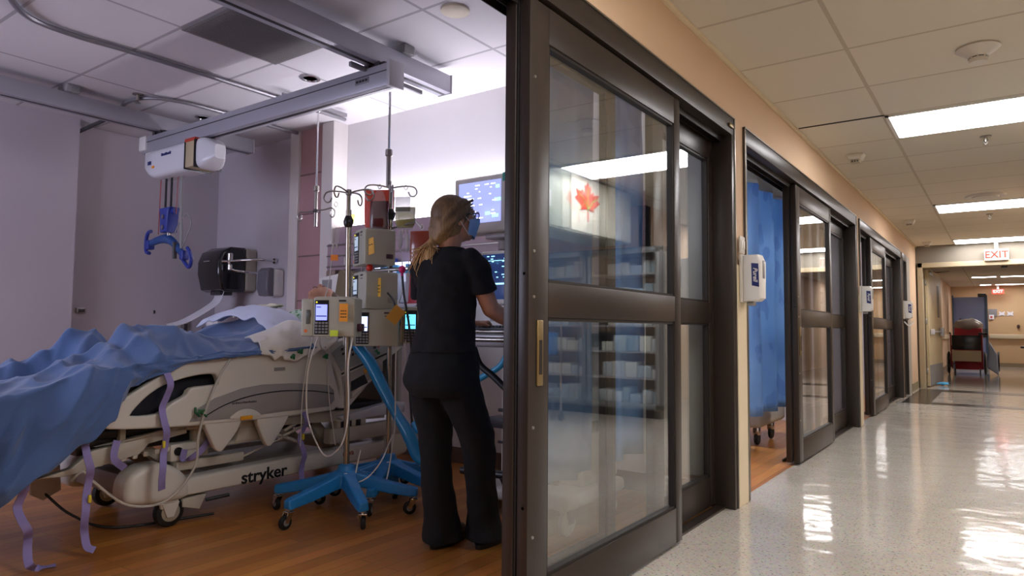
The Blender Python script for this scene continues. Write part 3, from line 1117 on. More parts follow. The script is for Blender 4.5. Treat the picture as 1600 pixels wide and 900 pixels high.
# lift motor unit under the beam
t = thing('patient_lift', 'white patient lift motor hanging from the ceiling beam with blue spreader bar', 'patient lift', (-4.3, 2.98, 2.575))
b = BM(); box(b, -4.88, -4.76, 2.93, 3.03, 2.60, 2.73, .012); box(b, -4.80, -4.6, 2.95, 3.03, 2.50, 2.60, .01); obj('carriage', b, M_whitep, t)
M_lift = mat('lift_housing_white', 'd6d6dc', .3)
def lift_body(bm, x0, x1, n=10, tl=0, tr=0):
    """rounded-section housing; tl / tr = length over which each end tapers"""
    pr = rounded_section(2.98, 2.435, .105, .125)
    rings = []
    xs = [x0 + (x1 - x0) * k / n for k in range(n + 1)]
    for x in xs:
        f = 1.0
        if tl and x < x0 + tl:
            f = .62 + .38 * math.sin((x - x0) / tl * PI / 2)
        if tr and x > x1 - tr:
            f = .45 + .55 * math.sin((x1 - x) / tr * PI / 2)
        rings.append([bm.verts.new((x, 2.98 + (y - 2.98) * f, (2.56 if tl and x < x0 + tl else 2.435) + (z - (2.56 if tl and x < x0 + tl else 2.435)) * f)) for y, z in pr])
    m = len(pr)
    for A, C in zip(rings, rings[1:]):
        for k in range(m):
            bm.faces.new((A[k], A[(k + 1) % m], C[(k + 1) % m], C[k]))
    bm.faces.new(rings[0][::-1]); bm.faces.new(rings[-1])
    bmesh.ops.recalc_face_normals(bm, faces=bm.faces)
    return bm
def rounded_section(cy, cz, hy, hz, k=24):
    out = []
    for q in range(k):
        a = 2 * PI * q / k
        c_, s_ = math.cos(a), math.sin(a)
        out.append((cy + hy * math.copysign(abs(c_) ** .45, c_), cz + hz * math.copysign(abs(s_) ** .45, s_)))
    return out
b = BM(); lift_body(b, -4.72, -3.975, 16, tl=.22); h = obj('housing', b, M_lift, t)
b = BM(); lift_body(b, -3.835, -3.66, 10, tr=.15); obj('end_housing', b, M_lift, t)
b = BM(); box(b, -3.975, -3.835, 2.868, 3.092, 2.325, 2.545, .006); obj('motor_plate', b, mat('tan_motor_plate', 'b9a98a', .4), t)
b = BM(); box(b, -3.98, -3.83, 2.862, 3.098, 2.53, 2.556, .003); obj('red_stripe', b, mat('red_band', 'b8402c', .4), t)
for x in (-3.985, -3.842):
    b = BM(); box(b, x, x + .013, 2.862, 3.098, 2.315, 2.54, .003); obj('plate_edge', b, M_blackp, t)
b = BM(); box(b, -4.58, -4.53, 2.869, 2.876, 2.425, 2.455, .001); obj('badge', b, mat('navy_label', '1d2a6a'), h)
b = BM(); box(b, -4.51, -4.475, 2.869, 2.876, 2.39, 2.41, .001); obj('badge', b, M_orange, h)
b = BM()
for k in range(7):
    box(b, -4.36 + k * .022, -4.345 + k * .022, 2.870, 2.876, 2.475, 2.492 if k % 3 else 2.498)
obj('small_print', b, mat('navy_label', '1d2a6a'), h)
M_navy = mat('navy_blue_plastic', '2c3c92', .35)
def LT(b):
    for v in b.verts:
        v.co.x = -4.40 + (v.co.x + 4.45) * .78
        v.co.z += .125
        v.co.y -= .02
    return b
b = BM()
for x in (-4.445, -4.355):
    box(b, x - .014, x + .014, 2.965, 2.97, 2.03, 2.33)
obj('lift_strap', b, mat('black_webbing', '16181a', .8), t)
b = BM(); tube(b, [(-4.54, 2.97, 2.34), (-4.55, 2.97, 1.84)], .004, 6); tube(b, [(-4.28, 2.98, 2.34), (-4.29, 2.98, 2.0)], .003, 6)
obj('emergency_cord', b, mat('red_cord', 'a04448', .6), t)
b = BM(); tube(b, [(-4.22, 2.98, 2.34), (-4.22, 2.98, 2.1), (-4.20, 2.98, 1.9), (-4.19, 2.98, 1.70)], .012, 8, smooth=4)
tube(b, [(-4.19, 2.98, 1.70), (-4.12, 2.98, 1.78), (-4.05, 2.98, 1.90), (-4.12, 2.98, 1.98), (-4.22, 2.98, 1.93), (-4.30, 2.98, 1.83)], .006, 8, smooth=6)
obj('control_cable', b, M_gray, t)
b = BM(); prism(b, [(-4.56, 1.93), (-4.34, 1.93), (-4.37, 1.88), (-4.385, 1.72), (-4.52, 1.72), (-4.535, 1.88)], 2.95, 3.05, 'xz', .012, 3)
cyl(b, (-4.45, 3.0, 1.90), .028, .27, 'x', 16)
obj('strap_hanger', LT(b), M_navy, t)
b = BM(); cyl(b, (-4.45, 3.0, 1.70), .014, .08, 'z', 12); obj('swivel', LT(b), M_steel, t)
for z in (1.85, 1.76):
    b = BM(); cyl(b, (-4.45, 2.945, z), .02, .012, 'y', 14); obj('rivet', LT(b), M_steel, t)
b = BM(); tube(b, [(-4.76, 2.98, 1.645), (-4.6, 2.98, 1.665), (-4.48, 3.0, 1.67), (-4.38, 3.02, 1.63), (-4.20, 3.03, 1.52)], [.030, .034, .042, .036, .03], 14, smooth=5, flat=.8)
sb = obj('spreader_bar', LT(b), mat('spreader_blue', '274a86', .35), t)
b = BM()
tube(b, [(-4.80, 2.98, 1.56), (-4.87, 2.98, 1.58), (-4.88, 2.98, 1.68), (-4.84, 2.98, 1.74), (-4.78, 2.98, 1.75)], .016, 10, smooth=5)
cbox(b, (-4.79, 2.98, 1.63), (.07, .06, .08), .012)
obj('hook', LT(b), M_navy, sb)
b = BM()
tube(b, [(-4.22, 3.03, 1.49), (-4.12, 3.04, 1.42), (-4.07, 3.04, 1.46), (-4.08, 3.03, 1.54), (-4.13, 3.03, 1.58)], .016, 10, smooth=5)
cbox(b, (-4.19, 3.03, 1.52), (.07, .06, .08), .012)
obj('hook', LT(b), M_navy, sb)
b = BM(); tube(b, [(-4.30, 2.98, 1.76), (-4.29, 2.98, 1.62)], .018, 8); obj('hand_control', b, M_dgray, t)

# curtain tracks
M_track = mat('curtain_track_metal', '8e8b90', .35, .5)
t = BM(); tube(t, [(-2.95, 1.35, 2.915), (-3.2, 1.40, 2.915), (-3.42, 1.58, 2.915), (-3.47, 1.85, 2.915), (-3.44, 2.2, 2.915), (-3.42, 3.0, 2.915), (-3.42, 4.02, 2.915)], .016, 8, smooth=8, flat=1.3)
tube(t, [(-2.2, 1.33, 2.915), (-2.95, 1.35, 2.915)], .016, 8, flat=1.3)
tag(obj('curtain_track', t, M_track, None), 'long bare curtain track curving across the room ceiling above the bed', 'track')
t = BM(); tube(t, [(-4.98, 2.80, 2.915), (-4.78, 2.72, 2.915), (-4.50, 2.67, 2.915), (-4.28, 2.74, 2.915), (-4.17, 2.95, 2.915), (-4.14, 3.3, 2.915), (-4.14, 4.05, 2.915)], .014, 8, smooth=8, flat=1.3)
tag(obj('curtain_track', t, M_track, None), 'shorter curved curtain track at the far left, behind the lift motor', 'track')
b = BM(); tube(b, [(-5.66, 2.72, 2.84), (-4.95, 2.78, 2.915)], .018, 8)
tag(obj('ceiling_bracket', b, M_dgray, None), 'dark bracket between the far wall and the ceiling at the left', 'bracket')

def iv_hanger(x, y, zt, zl, label, hooks, thick_from, grp='ceiling iv hangers'):
    t = thing('iv_hanger', label, 'iv hanger', (x, y, zt), group=grp)
    b = BM(); box(b, x - .012, x + .012, y - .35, y + .3, zt, zt + .03, .003); obj('track', b, M_track, t)
    b = BM(); cyl(b, (x, y, zt - .015), .022, .05, 'z', 14, .004); tube(b, [(x, y, zt), (x, y, thick_from)], .008, 8); obj('rod', b, M_chrome, t)
    b = BM(); cyl(b, (x, y, thick_from), .024, .05, 'z', 14, .006); tube(b, [(x, y, thick_from), (x, y, zl)], .016, 10); obj('sleeve', b, M_steel, t)
    if hooks:
        for s in (-1, 1):
            b = BM()
            zh = zl + .13
            tube(b, [(x, y, zh), (x + s * .12, y, zh), (x + s * .2, y, zh + .005), (x + s * .24, y, zh - .03), (x + s * .22, y, zh - .07), (x + s * .185, y, zh - .055), (x + s * .185, y, zh - .02)], .006, 8, smooth=5)
            obj('hook', b, M_steel, t)
        b = BM(); ball(b, (x, y, zl + .13), .022, 10); obj('clamp', b, M_dgray, t)


iv_hanger(-3.26, 3.6, 2.88, 1.885, 'slim ceiling hung rod with two wire hooks in front of the mauve column', True, 2.2)
iv_hanger(-1.97, 3.17, 2.70, 1.99, 'slim rod hanging from the lift beam end above the bag hooks', False, 2.22)
b = BM(); tube(b, [(-3.9, 3.62, 2.90), (-4.14, 4.05, 2.90)], .014, 8)
sprinkler(-4.35, 2.66, ZR, 'small dark sprinkler head on the room ceiling left of the beam', 'room ceiling fittings')
b.free()
def downlight(x, y, label, lit):
    t = thing('downlight', label, 'downlight', (x, y, ZR), group='room ceiling fittings')
    b = BM(); lathe(b, [(.075, 0), (.075, -.008), (.055, -.010), (.05, .0)], (x, y, ZR - .002), 'z', 24); obj('trim_ring', b, M_chrome if not lit else M_alu, t)
    b = BM(); lathe(b, [(.05, -.004), (0, -.004)], (x, y, ZR - .002), 'z', 24); obj('lens', b, mat('dark_lens', '4a4a50', .2, .6) if not lit else mat('cream_lens', 'd8ceb4', .5), t)
downlight(-4.48, 3.30, 'chrome ringed round downlight beyond the lift beam at the left', False)
downlight(-2.88, 3.22, 'round downlight with pale green rim just left of the beam middle', False)
b = BM(); lathe(b, [(.085, 0), (.085, -.012), (.06, -.022), (0, -.024)], (-1.26, 3.0, ZR), 'z', 28)
tag(obj('junction_cover', b, mat('cream_cap', 'cfc4ab', .6), None), 'plain cream round cap on the room ceiling near the door post', 'fitting')

# ================================================================= head wall services
t = thing('headwall_rail', 'mauve medical rail unit with bright light strip along the head wall', 'medical rail unit', (-2.3, 4.1, 1.8))
b = BM(); box(b, -3.57, -.5, 4.06, 4.2, 1.80, 1.96, .008); obj('light_housing', b, M_mauve2, t)
b = BM(); box(b, -3.57, -.5, 3.98, 4.2, 1.56, 1.80, .008); obj('service_panel', b, mat('service_panel', 'a48f98', .35), t)
b = BM()
for z in (1.585, 1.68, 1.775):
    box(b, -3.57, -.5, 3.972, 3.982, z, z + .012, .002)
obj('chrome_strip', b, M_steel, t)
b = BM(); box(b, -3.45, -1.35, 4.075, 4.185, 1.958, 1.966)
obj('light_strip', b, mat('overbed_lamp', 'ffffff', .5, emit='f6f2ff', estr=OVERBED_LAMP), t)
b = BM(); box(b, -3.57, -3.45, 3.97, 4.2, .9, 1.56, .01); obj('side_post', b, mat('tan_side_post', '8f7c72', .5), t)
for x in (-3.3, -2.9, -2.5, -2.1):
    b = BM(); box(b, x - .04, x + .04, 3.975, 3.982, 1.60, 1.67, .003); obj('outlet', b, M_offw, t)
b = BM(); cyl(b, (-3.46, 4.17, 2.05), .035, .012, 'y', 16)
tag(obj('gas_label', b, mat('yellow_label', 'e8cf60', .5), None), 'small round yellow label on the wall beside the column', 'label')

def wall_thing(name, label, cat, parts, loc, grp=None):
    t = thing(name, label, cat, loc, group=grp)
    for nm, b, m in parts:
        obj(nm, b, m, t)
    return t

# white boxes and clutter behind the pumps
b1 = BM(); box(b1, -3.44, -3.1, 3.8, 4.0, 1.28, 1.50, .012, rot=E(0, -6, 0)); b2 = BM(); box(b2, -3.40, -3.28, 3.795, 3.8, 1.32, 1.46); b3 = BM(); box(b3, -3.22, -3.05, 3.78, 3.98, 1.24, 1.53, .03, 3, rot=E(0, 12, 0))
wall_thing('glove_box_holder', 'white glove box holder with olive side behind the left iv pole', 'box holder', [('box', b1, M_whitep), ('print', b2, M_gray), ('side_cover', b3, mat('olive_plastic', '77694c', .5))], (-3.3, 3.9, 1.25))
b1 = BM(); box(b1, -3.5, -2.2, 3.72, 4.05, 1.20, 1.24, .006); tube(b1, [(-3.5, 3.7, 1.22), (-2.2, 3.7, 1.22)], .012, 8)
b2 = BM(); box(b2, -3.5, -3.44, 3.95, 4.19, .9, 1.2); box(b2, -2.26, -2.2, 3.95, 4.19, .9, 1.2)
wall_thing('equipment_shelf', 'grey equipment shelf on the head wall behind the infusion pumps', 'shelf', [('shelf_board', b1, M_alu), ('bracket', b2, M_gray)], (-2.85, 4.0, 1.2))
b1 = BM(); box(b1, -3.2, -2.95, 3.85, 4.05, 1.245, 1.40, .01); b2 = BM(); box(b2, -3.15, -3.0, 3.845, 3.85, 1.28, 1.37)
wall_thing('suction_regulator', 'small white device with grey face on the equipment shelf', 'device', [('body', b1, M_whitep), ('face', b2, M_gray)], (-3.07, 3.95, 1.24))
# clear canisters with blue lids
for k, (x, z) in enumerate(((-2.62, 1.28), (-2.44, 1.245))):
    t = thing('suction_canister', ['clear suction canister with turquoise lid left of the nurse', 'second clear suction canister right behind the nurse shoulder'][k], 'canister', (x, 3.85, z), group='suction canisters')
    b = BM(); lathe(b, [(.055, 0), (.075, .01), (.085, .22), (.085, .24)], (x, 3.85, z), 'z', 20); obj('cup', b, mat('cloudy_plastic', 'c9d2da', .25, alpha=.75), t)
    b = BM(); lathe(b, [(.09, .235), (.09, .26), (.06, .275), (.02, .28), (.02, .31), (0, .31)], (x, 3.85, z), 'z', 20); obj('lid', b, mat('turquoise_lid', '3a9fd0', .35), t)
b = BM(); box(b, -2.78, -2.66, 3.9, 3.96, 1.32, 1.62, .01)
tag(obj('blue_bottle_rack', b, mat('deep_blue_plastic', '2f55b8', .35), None), 'narrow deep blue holder on the wall behind the right iv pole', 'holder')
b = BM(); box(b, -2.85, -2.40, 3.88, 3.9, 1.42, 1.58, .006)
tag(obj('bedside_tablet', b, mat('tablet_glow', 'c9cdf8', .3, emit='d8dcff', estr=.8), None), 'small bright tablet screen seen between the stacked pumps', 'screen')
b = BM(); box(b, -2.42, -2.30, 3.8, 3.9, 1.2, 1.48, .01); 
tag(obj('red_sharps_box', b, mat('red_plastic', 'b02838', .4), None), 'small red box low behind the brown bag', 'box')

# monitor on wall arm
t = thing('patient_monitor', 'large grey patient monitor with lilac screen high on the wall arm', 'monitor', (-1.6, 3.75, 1.72))
b = BM(); box(b, -1.85, -1.33, 3.70, 3.82, 1.715, 2.12, .018, 3)
hs = obj('housing', b, M_offw, t)
b = BM(); box(b, -1.80, -1.43, 3.694, 3.702, 1.79, 2.08, .003)
sc = obj('screen', b, mat('lilac_screen', '5f62a8', .25, emit='8f98e8', estr=.62), t)
b = BM()
rs = random.Random(5)
for k in range(11):
    z = 2.05 - k * .023
    for q in range(rs.randint(2, 5)):
        x = -1.79 + rs.random() * .30
        box(b, x, x + rs.uniform(.01, .04), 3.692, 3.695, z, z + .007)
obj('readout', b, mat('screen_text', 'ffffff', .4, emit='e0e8ff', estr=1.0), sc)
b = BM()
for x, z, w in ((-1.47, 2.02, .03), (-1.48, 1.93, .05), (-1.5, 1.82, .05), (-1.56, 1.84, .04)):
    box(b, x, x + w, 3.692, 3.695, z, z + .022)
obj('readout', b, mat('screen_green', '9fe0d0', .4, emit='90e8d8', estr=.9), sc)
b = BM(); box(b, -1.42, -1.36, 3.695, 3.75, 2.06, 2.122, .008); obj('corner_patch', b, mat('teal_patch', '2f8f7a', .4), t)
b = textbm('monitor', .014, .0004); b.free()
b = BM(); tube(b, [(-1.5, 3.8, 1.72), (-1.5, 3.86, 1.64), (-1.44, 3.95, 1.58), (-1.44, 4.18, 1.56)], .03, 10, smooth=3); box(b, -1.6, -1.4, 3.74, 3.86, 1.68, 1.72, .01); cyl(b, (-1.5, 3.84, 1.64), .045, .07, 'z', 14, .006)
obj('arm', b, M_alu, t)
b = BM(); box(b, -1.33, -1.28, 3.72, 3.80, 1.80, 1.94, .01); cyl(b, (-1.31, 3.71, 1.92), .014, .02, 'y', 10); obj('side_knob', b, mat('blue_knob', '2f4fb8', .3), t)

# wall things left part of the head wall
t = thing('towel_dispenser', 'dark smoky paper towel dispenser on the far left of the head wall', 'dispenser', (-5.1, 4.1, 1.4))
b = BM(); box(b, -5.30, -4.92, 4.06, 4.185, 1.42, 1.85, .02, 3); obj('back_body', b, mat('beige_grey_plastic', 'aaa496', .45), t)
b = BM(); prism(b, [(4.06, 1.40), (4.06, 1.86), (3.90, 1.855), (3.80, 1.80), (3.76, 1.70), (3.76, 1.58), (3.80, 1.42), (3.86, 1.40)], -5.32, -4.925, 'yz', .03, 4)
obj('cover', b, mat('smoky_black_plastic', '1c1c1f', .18, coat=.5), t)
b = BM(); box(b, -5.19, -5.09, 3.755, 3.762, 1.70, 1.712); box(b, -5.17, -5.10, 3.785, 3.79, 1.50, 1.51); obj('print', b, M_gray, t)
b = BM(); box(b, -5.2, -5.02, 3.84, 3.98, 1.37, 1.41, .01); obj('paper_slot', b, M_dgray, t)
b = BM(); P = [(-5.12, 3.90, 1.40), (-5.13, 3.86, 1.30), (-5.20, 3.74, 1.19), (-5.30, 3.62, 1.10), (-5.36, 3.50, 1.06)]
ribbon(b, P, .24, .002, (1, -.25, -.1))
tag(obj('paper_towel', b, M_paper, None), 'long white sheet of paper towel hanging out of the dark dispenser', 'paper towel')
t = thing('soap_dispenser', 'white and grey wall soap dispenser right of the paper towel dispenser', 'dispenser', (-4.55, 4.15, 1.36))
b = BM(); box(b, -4.62, -4.46, 4.06, 4.185, 1.36, 1.62, .02, 3); obj('body', b, M_whitep, t)
b = BM(); prism(b, [(4.07, 1.355), (4.07, 1.63), (4.03, 1.635), (3.99, 1.60), (3.985, 1.42), (4.01, 1.36)], -4.63, -4.46, 'yz', .015, 3); obj('cover', b, mat('grey_cover', '6c6b74', .3), t)
# chrome sprayer plumbing beside the dispenser
t = thing('wall_faucet', 'chrome wall valve and pipe beside the towel dispenser', 'faucet', (-4.75, 4.15, 1.7))
b = BM(); cyl(b, (-4.60, 4.17, 1.715), .03, .025, 'y', 16, .004); tube(b, [(-4.60, 4.17, 1.715), (-4.60, 4.02, 1.715), (-4.70, 3.92, 1.71), (-4.86, 3.84, 1.70)], .012, 10, smooth=4)
cyl(b, (-4.80, 4.17, 1.60), .03, .025, 'y', 16, .004); tube(b, [(-4.80, 4.17, 1.60), (-4.80, 3.98, 1.60), (-4.86, 3.86, 1.62), (-4.87, 3.83, 1.70)], .012, 10, smooth=4)
cyl(b, (-4.86, 3.84, 1.74), .028, .08, 'z', 14, .008); cyl(b, (-4.86, 3.84, 1.64), .024, .06, 'z', 14, .006); tube(b, [(-4.93, 3.8, 1.70), (-4.80, 3.88, 1.70)], .012, 8)
obj('valve', b, M_chrome, t)
t = thing('gooseneck_tap', 'chrome arched tap rising behind the blue blanket', 'tap', (-4.75, 3.9, .9))
b = BM(); tube(b, [(-4.86, 3.95, .88), (-4.86, 3.95, 1.12), (-4.83, 3.94, 1.21), (-4.74, 3.93, 1.25), (-4.64, 3.92, 1.22), (-4.60, 3.92, 1.14)], .014, 10, smooth=6); cyl(b, (-4.86, 3.95, .89), .03, .03, 'z', 14)
obj('spout', b, M_chrome, t)
t = thing('hand_basin_cabinet', 'low sink cabinet against the head wall behind the bed, mostly hidden', 'cabinet', (-4.8, 3.9, 0))
b = BM(); box(b, -5.4, -4.35, 3.68, 4.18, .1, .84, .01); obj('body', b, M_offw, t)
b = BM(); box(b, -5.42, -4.33, 3.64, 4.18, .84, .88, .01); obj('worktop', b, M_whitep, t)
b = BM(); box(b, -5.38, -4.37, 3.74, 4.16, 0, .1); obj('plinth', b, M_dgray, t)
b = BM(); box(b, -5.14, -4.93, 3.72, 3.9, .88, 1.05, .02); t = tag(obj('tissue_box', b, mat('dark_box', '2b2528', .5), None), 'dark box with crumpled tissues below the hanging paper towel', 'box')
b = BM(); rs = random.Random(9)
for k in range(7):
    ball(b, (-5.06 + rs.uniform(-.06, .08), 3.8 + rs.uniform(-.04, .04), 1.07 + rs.uniform(0, .05)), (.035, .03, .025), 8, E(rs.uniform(0, 90), rs.uniform(0, 90), 0))
tag(obj('crumpled_tissue', remeshed(b, .008, 2), M_paper, None), 'crumpled pale tissues on top of the dark box', 'tissue')
def plate(x, y, z, lab, face='y', m=None, w=.075, h=.115):
    t = thing('wall_outlet', lab, 'outlet', (x, y, z), group='wall outlets')
    b = BM()
    if face == 'y':
        box(b, x - w / 2, x + w / 2, y - .008, y, z - h / 2, z + h / 2, .003)
    else:
        box(b, x, x + .008, y - w / 2, y + w / 2, z - h / 2, z + h / 2, .003)
    obj('plate', b, m or M_steel, t)
    b = BM()
    if face == 'y':
        box(b, x - .012, x + .012, y - .014, y - .007, z - .03, z + .03, .002)
    else:
        box(b, x + .007, x + .014, y - .018, y + .018, z - .035, z + .035, .002)
    obj('socket', b, M_dgray, t)
plate(-4.34, 4.185, 1.37, 'cream light switch plate beside the soap dispenser', 'y', M_offw)
plate(-5.68, 3.86, 1.045, 'steel outlet plate on the far left wall below the paper towel', 'x', None, .10, .14)
t = thing('wall_switch', 'small dark metal switch box alone on the far left wall', 'switch', (-5.67, 2.84, 1.195))
b = BM(); box(b, -5.68, -5.65, 2.80, 2.885, 1.17, 1.22, .004); obj('box', b, M_steel, t)
b = BM(); box(b, -5.65, -5.645, 2.815, 2.87, 1.18, 1.21, .002); obj('button', b, M_dgray, t)
b = BM(); cyl(b, (-5.675, 3.53, 1.2), .006, .012, 'x', 8); box(b, -5.68, -5.674, 3.522, 3.538, 1.18, 1.215)
tag(obj('wall_hook', b, M_dgray, None), 'tiny dark hook on the bare left wall', 'hook')
# ================================================================= hospital bed
M_bed = mat('bed_cream_plastic', 'd0cdc4', .34, var=.03, vscale=3)
M_bed2 = mat('bed_cream_metal', 'bcb7aa', .4, var=.05, vscale=5)
M_swoosh = mat('bed_grey_inlay', '959290', .4)
M_panel = mat('bed_panel_grey', '9fa3a2', .35)
M_navyfab = mat('navy_mattress_vinyl', '14141c', .4)
bed = thing('hospital_bed', 'cream motorised hospital bed with grey side rails holding the covered patient', 'hospital bed', (-2.65, 2.3, 0))


def rounded(poly, n=3):
    """closed Catmull-Rom through poly"""
    P = [Vector((a, c, 0)) for a, c in poly]
    out = []
    L = len(P)
    for i in range(L):
        a, b_, c, d_ = P[i - 1], P[i], P[(i + 1) % L], P[(i + 2) % L]
        for k in range(n):
            t = k / n
            q = .5 * ((2 * b_) + (c - a) * t + (2 * a - 5 * b_ + 4 * c - d_) * t * t + (3 * b_ - a - 3 * c + d_) * t ** 3)
            out.append((q.x, q.y))
    return out


# base: two long beams, cross bars, rounded end covers
def base_beam(x0, x1):
    b = BM()
    prism(b, [(1.90, .15), (1.90, .235), (2.0, .245), (2.6, .256), (3.55, .262), (3.62, .24), (3.62, .17), (3.55, .15)], x0, x1, 'yz', .018, 3)
    return b
o = obj('base_beam', base_beam(-2.36, -2.25), M_bed, bed)
obj('base_beam', base_beam(-3.05, -2.94), M_bed, bed)
b = textbm('stryker', .098, .0012, offset=.0022)
for v in b.verts:
    v.co.x *= 1.08
place(b, (0, 0, 0), Matrix.Rotation(R(90), 3, 'Z')); place(b, (-2.2485, 2.485, .188))
obj('lettering', b, M_blackp, o)
b = textbm('nova', .05, .001, offset=.0004); place(b, (0, 0, 0), Matrix.Rotation(R(90), 3, 'Z')); place(b, (-2.2485, 3.12, .222)); obj('lettering', b, mat('red_letters', '9a4038', .5), o)
b = BM(); box(b, -3.0, -2.3, 1.80, 1.92, .16, .26, .02); box(b, -3.0, -2.3, 3.4, 3.52, .16, .25, .02); box(b, -2.9, -2.4, 2.2, 3.1, .18, .24, .02)
obj('cross_bar', b, M_bed2, bed)
for x0, x1 in ((-2.40, -2.235), (-3.07, -2.90)):
    b = BM(); prism(b, rounded([(1.70, .17), (1.69, .25), (1.72, .31), (1.79, .345), (1.87, .345), (1.95, .31), (2.01, .245), (2.015, .15), (1.9, .14), (1.8, .145)]), x0, x1, 'yz', .035, 4)
    obj('wheel_cover', b, M_bed, bed)
    b = BM(); prism(b, rounded([(3.45, .14), (3.44, .25), (3.5, .32), (3.58, .32), (3.66, .27), (3.67, .15)]), x0, x1, 'yz', .035, 4)
    obj('wheel_cover', b, M_bed, bed)
b = BM(); box(b, -3.0, -2.3, 1.72, 1.84, .18, .30, .03); obj('end_cover', b, mat('taupe_cover', '8d8078', .4), bed)


def bed_caster(x, y, rz):
    b = BM()
    box(b, x - .035, x + .035, y - .05, y + .05, .10, .155, .01)
    for s in (-1, 1):
        prism(b, [(y - .045, .13), (y + .05, .13), (y + .02, .055), (y - .015, .055)], x + s * .035 - .006, x + s * .035 + .006, 'yz', .003)
    f = obj('caster_fork', b, M_bed, bed)
    b = BM(); lathe(b, [(.0, -.026), (.05, -.026), (.072, -.022), (.078, -.010), (.078, .010), (.072, .022), (.05, .026), (0, .026)], (x, y + .01, .078), 'x', 28)
    w = obj('wheel', b, M_black, bed)
    b = BM(); lathe(b, [(0, -.030), (.045, -.029), (.052, -.024), (.052, .024), (.045, .029), (0, .030)], (x, y + .01, .078), 'x', 24)
    obj('hub', b, mat('hub_grey', 'a39c8c', .4), w)
for x in (-2.30, -3.0):
    for y in (1.93, 3.5):
        bed_caster(x, y, 0)
b = BM(); prism(b, [(2.0, .135), (2.14, .14), (2.10, .06), (2.0, .09)], -2.35, -2.27, 'yz', .01); obj('brake_pedal', b, M_bed2, bed)
b = BM(); tube(b, [(-2.25, 2.12, .11), (-2.22, 2.24, .12)], .01, 8); obj('pedal_bar', b, M_black, bed)

# lifting arms and litter frame
for x in (-2.45, -2.85):
    for P in ([(2.05, .24), (2.14, .24), (1.82, .47), (1.74, .47)], [(3.1, .24), (3.2, .24), (2.95, .50), (2.86, .50)]):
        b = BM(); prism(b, P, x - .03, x + .03, 'yz', .008); obj('lift_arm', b, M_bed2, bed)
b = BM()
box(b, -2.34, -2.27, 1.96, 2.36, .285, .335, .008); box(b, -2.4, -2.3, 2.07, 2.16, .34, .51, .012)
prism(b, [(2.30, .395), (2.5, .40), (2.49, .46), (2.33, .49)], -2.36, -2.27, 'yz', .01)
tube(b, [(-2.29, 1.95, .39), (-2.29, 2.6, .40), (-2.29, 2.75, .34)], .012, 8); tube(b, [(-2.28, 2.33, .30), (-2.28, 2.62, .38)], .006, 8)
obj('actuator', b, M_bed2, bed)
b = BM(); box(b, -2.38, -2.28, 1.93, 2.10, .335, .43, .015); obj('motor_box', b, M_bed, bed)
b = BM(); cyl(b, (-2.275, 1.97, .39), .022, .01, 'x', 14); obj('knob', b, M_blackp, bed)
for x0, x1 in ((-2.30, -2.25), (-3.05, -3.0)):
    b = BM()
    prism(b, [(1.30, .36), (1.44, .385), (1.53, .455), (1.79, .49), (2.0, .525), (2.0, .485), (1.80, .455), (1.76, .41), (1.62, .385), (1.42, .352)], x0, x1, 'yz', .006)
    prism(b, [(1.55, .47), (1.80, .507), (2.0, .54), (3.35, .50), (3.45, .47), (3.45, .42), (2.6, .46), (2.0, .50)], x0, x1, 'yz', .01)
    tube(b, [((x0 + x1) / 2, 2.63, .42), ((x0 + x1) / 2, 2.80, .50), ((x0 + x1) / 2, 2.86, .50)], .012, 8)
    tube(b, [((x0 + x1) / 2, 2.62, .39), ((x0 + x1) / 2, 2.84, .46)], .010, 8)
    obj('litter_frame', b, M_bed2, bed)
b = BM(); box(b, -3.02, -2.28, 1.0, 3.45, .50, .545, .01); box(b, -2.95, -2.35, 1.5, 2.9, .42, .5, .01)
obj('deck', b, M_blackp, bed)
for k in range(7):
    b = BM(); box(b, -2.27, -2.255, 1.56 + k * .055, 1.585 + k * .055, .375 + k * .004, .40 + k * .004, .004); obj('latch_block', b, M_bed2, bed)
b = BM(); box(b, -2.3, -2.26, 1.66, 1.69, .46, .55, .006); obj('latch_post', b, M_bed2, bed)
# head end lower frame: white tray and beams seen under the raised head section
b = BM(); prism(b, [(3.0, .475), (3.5, .535), (3.62, .52), (3.62, .45), (3.05, .44)], -2.42, -2.22, 'yz', .01)
obj('head_tray', b, mat('tray_white', 'c9cbd6', .35), bed)
b = BM(); box(b, -2.3, -2.23, 2.95, 3.62, .30, .40, .01); box(b, -2.31, -2.225, 3.0, 3.25, .40, .45, .006); obj('head_frame', b, M_bed2, bed)
b = BM(); box(b, -2.24, -2.22, 3.03, 3.12, .40, .44, .004); box(b, -2.24, -2.22, 3.16, 3.2, .40, .44, .004); obj('socket', b, M_black, bed)

# mattress in three sections: legs, seat, raised back
b = BM()
sec = [(1.02, .545), (1.02, .70), (1.35, .74), (1.75, .80), (2.45, .80), (2.62, .82), (3.42, 1.10), (3.48, .98), (2.72, .62), (2.5, .55)]
prism(b, sec, -3.05, -2.22, 'yz', .035, 4)
obj('mattress', b, M_navyfab, bed)
b = BM(); prism(b, [(2.52, .50), (2.62, .60), (3.50, .97), (3.58, .93), (2.75, .50)], -3.06, -2.22, 'yz', .01); obj('back_section', b, M_bed2, bed)

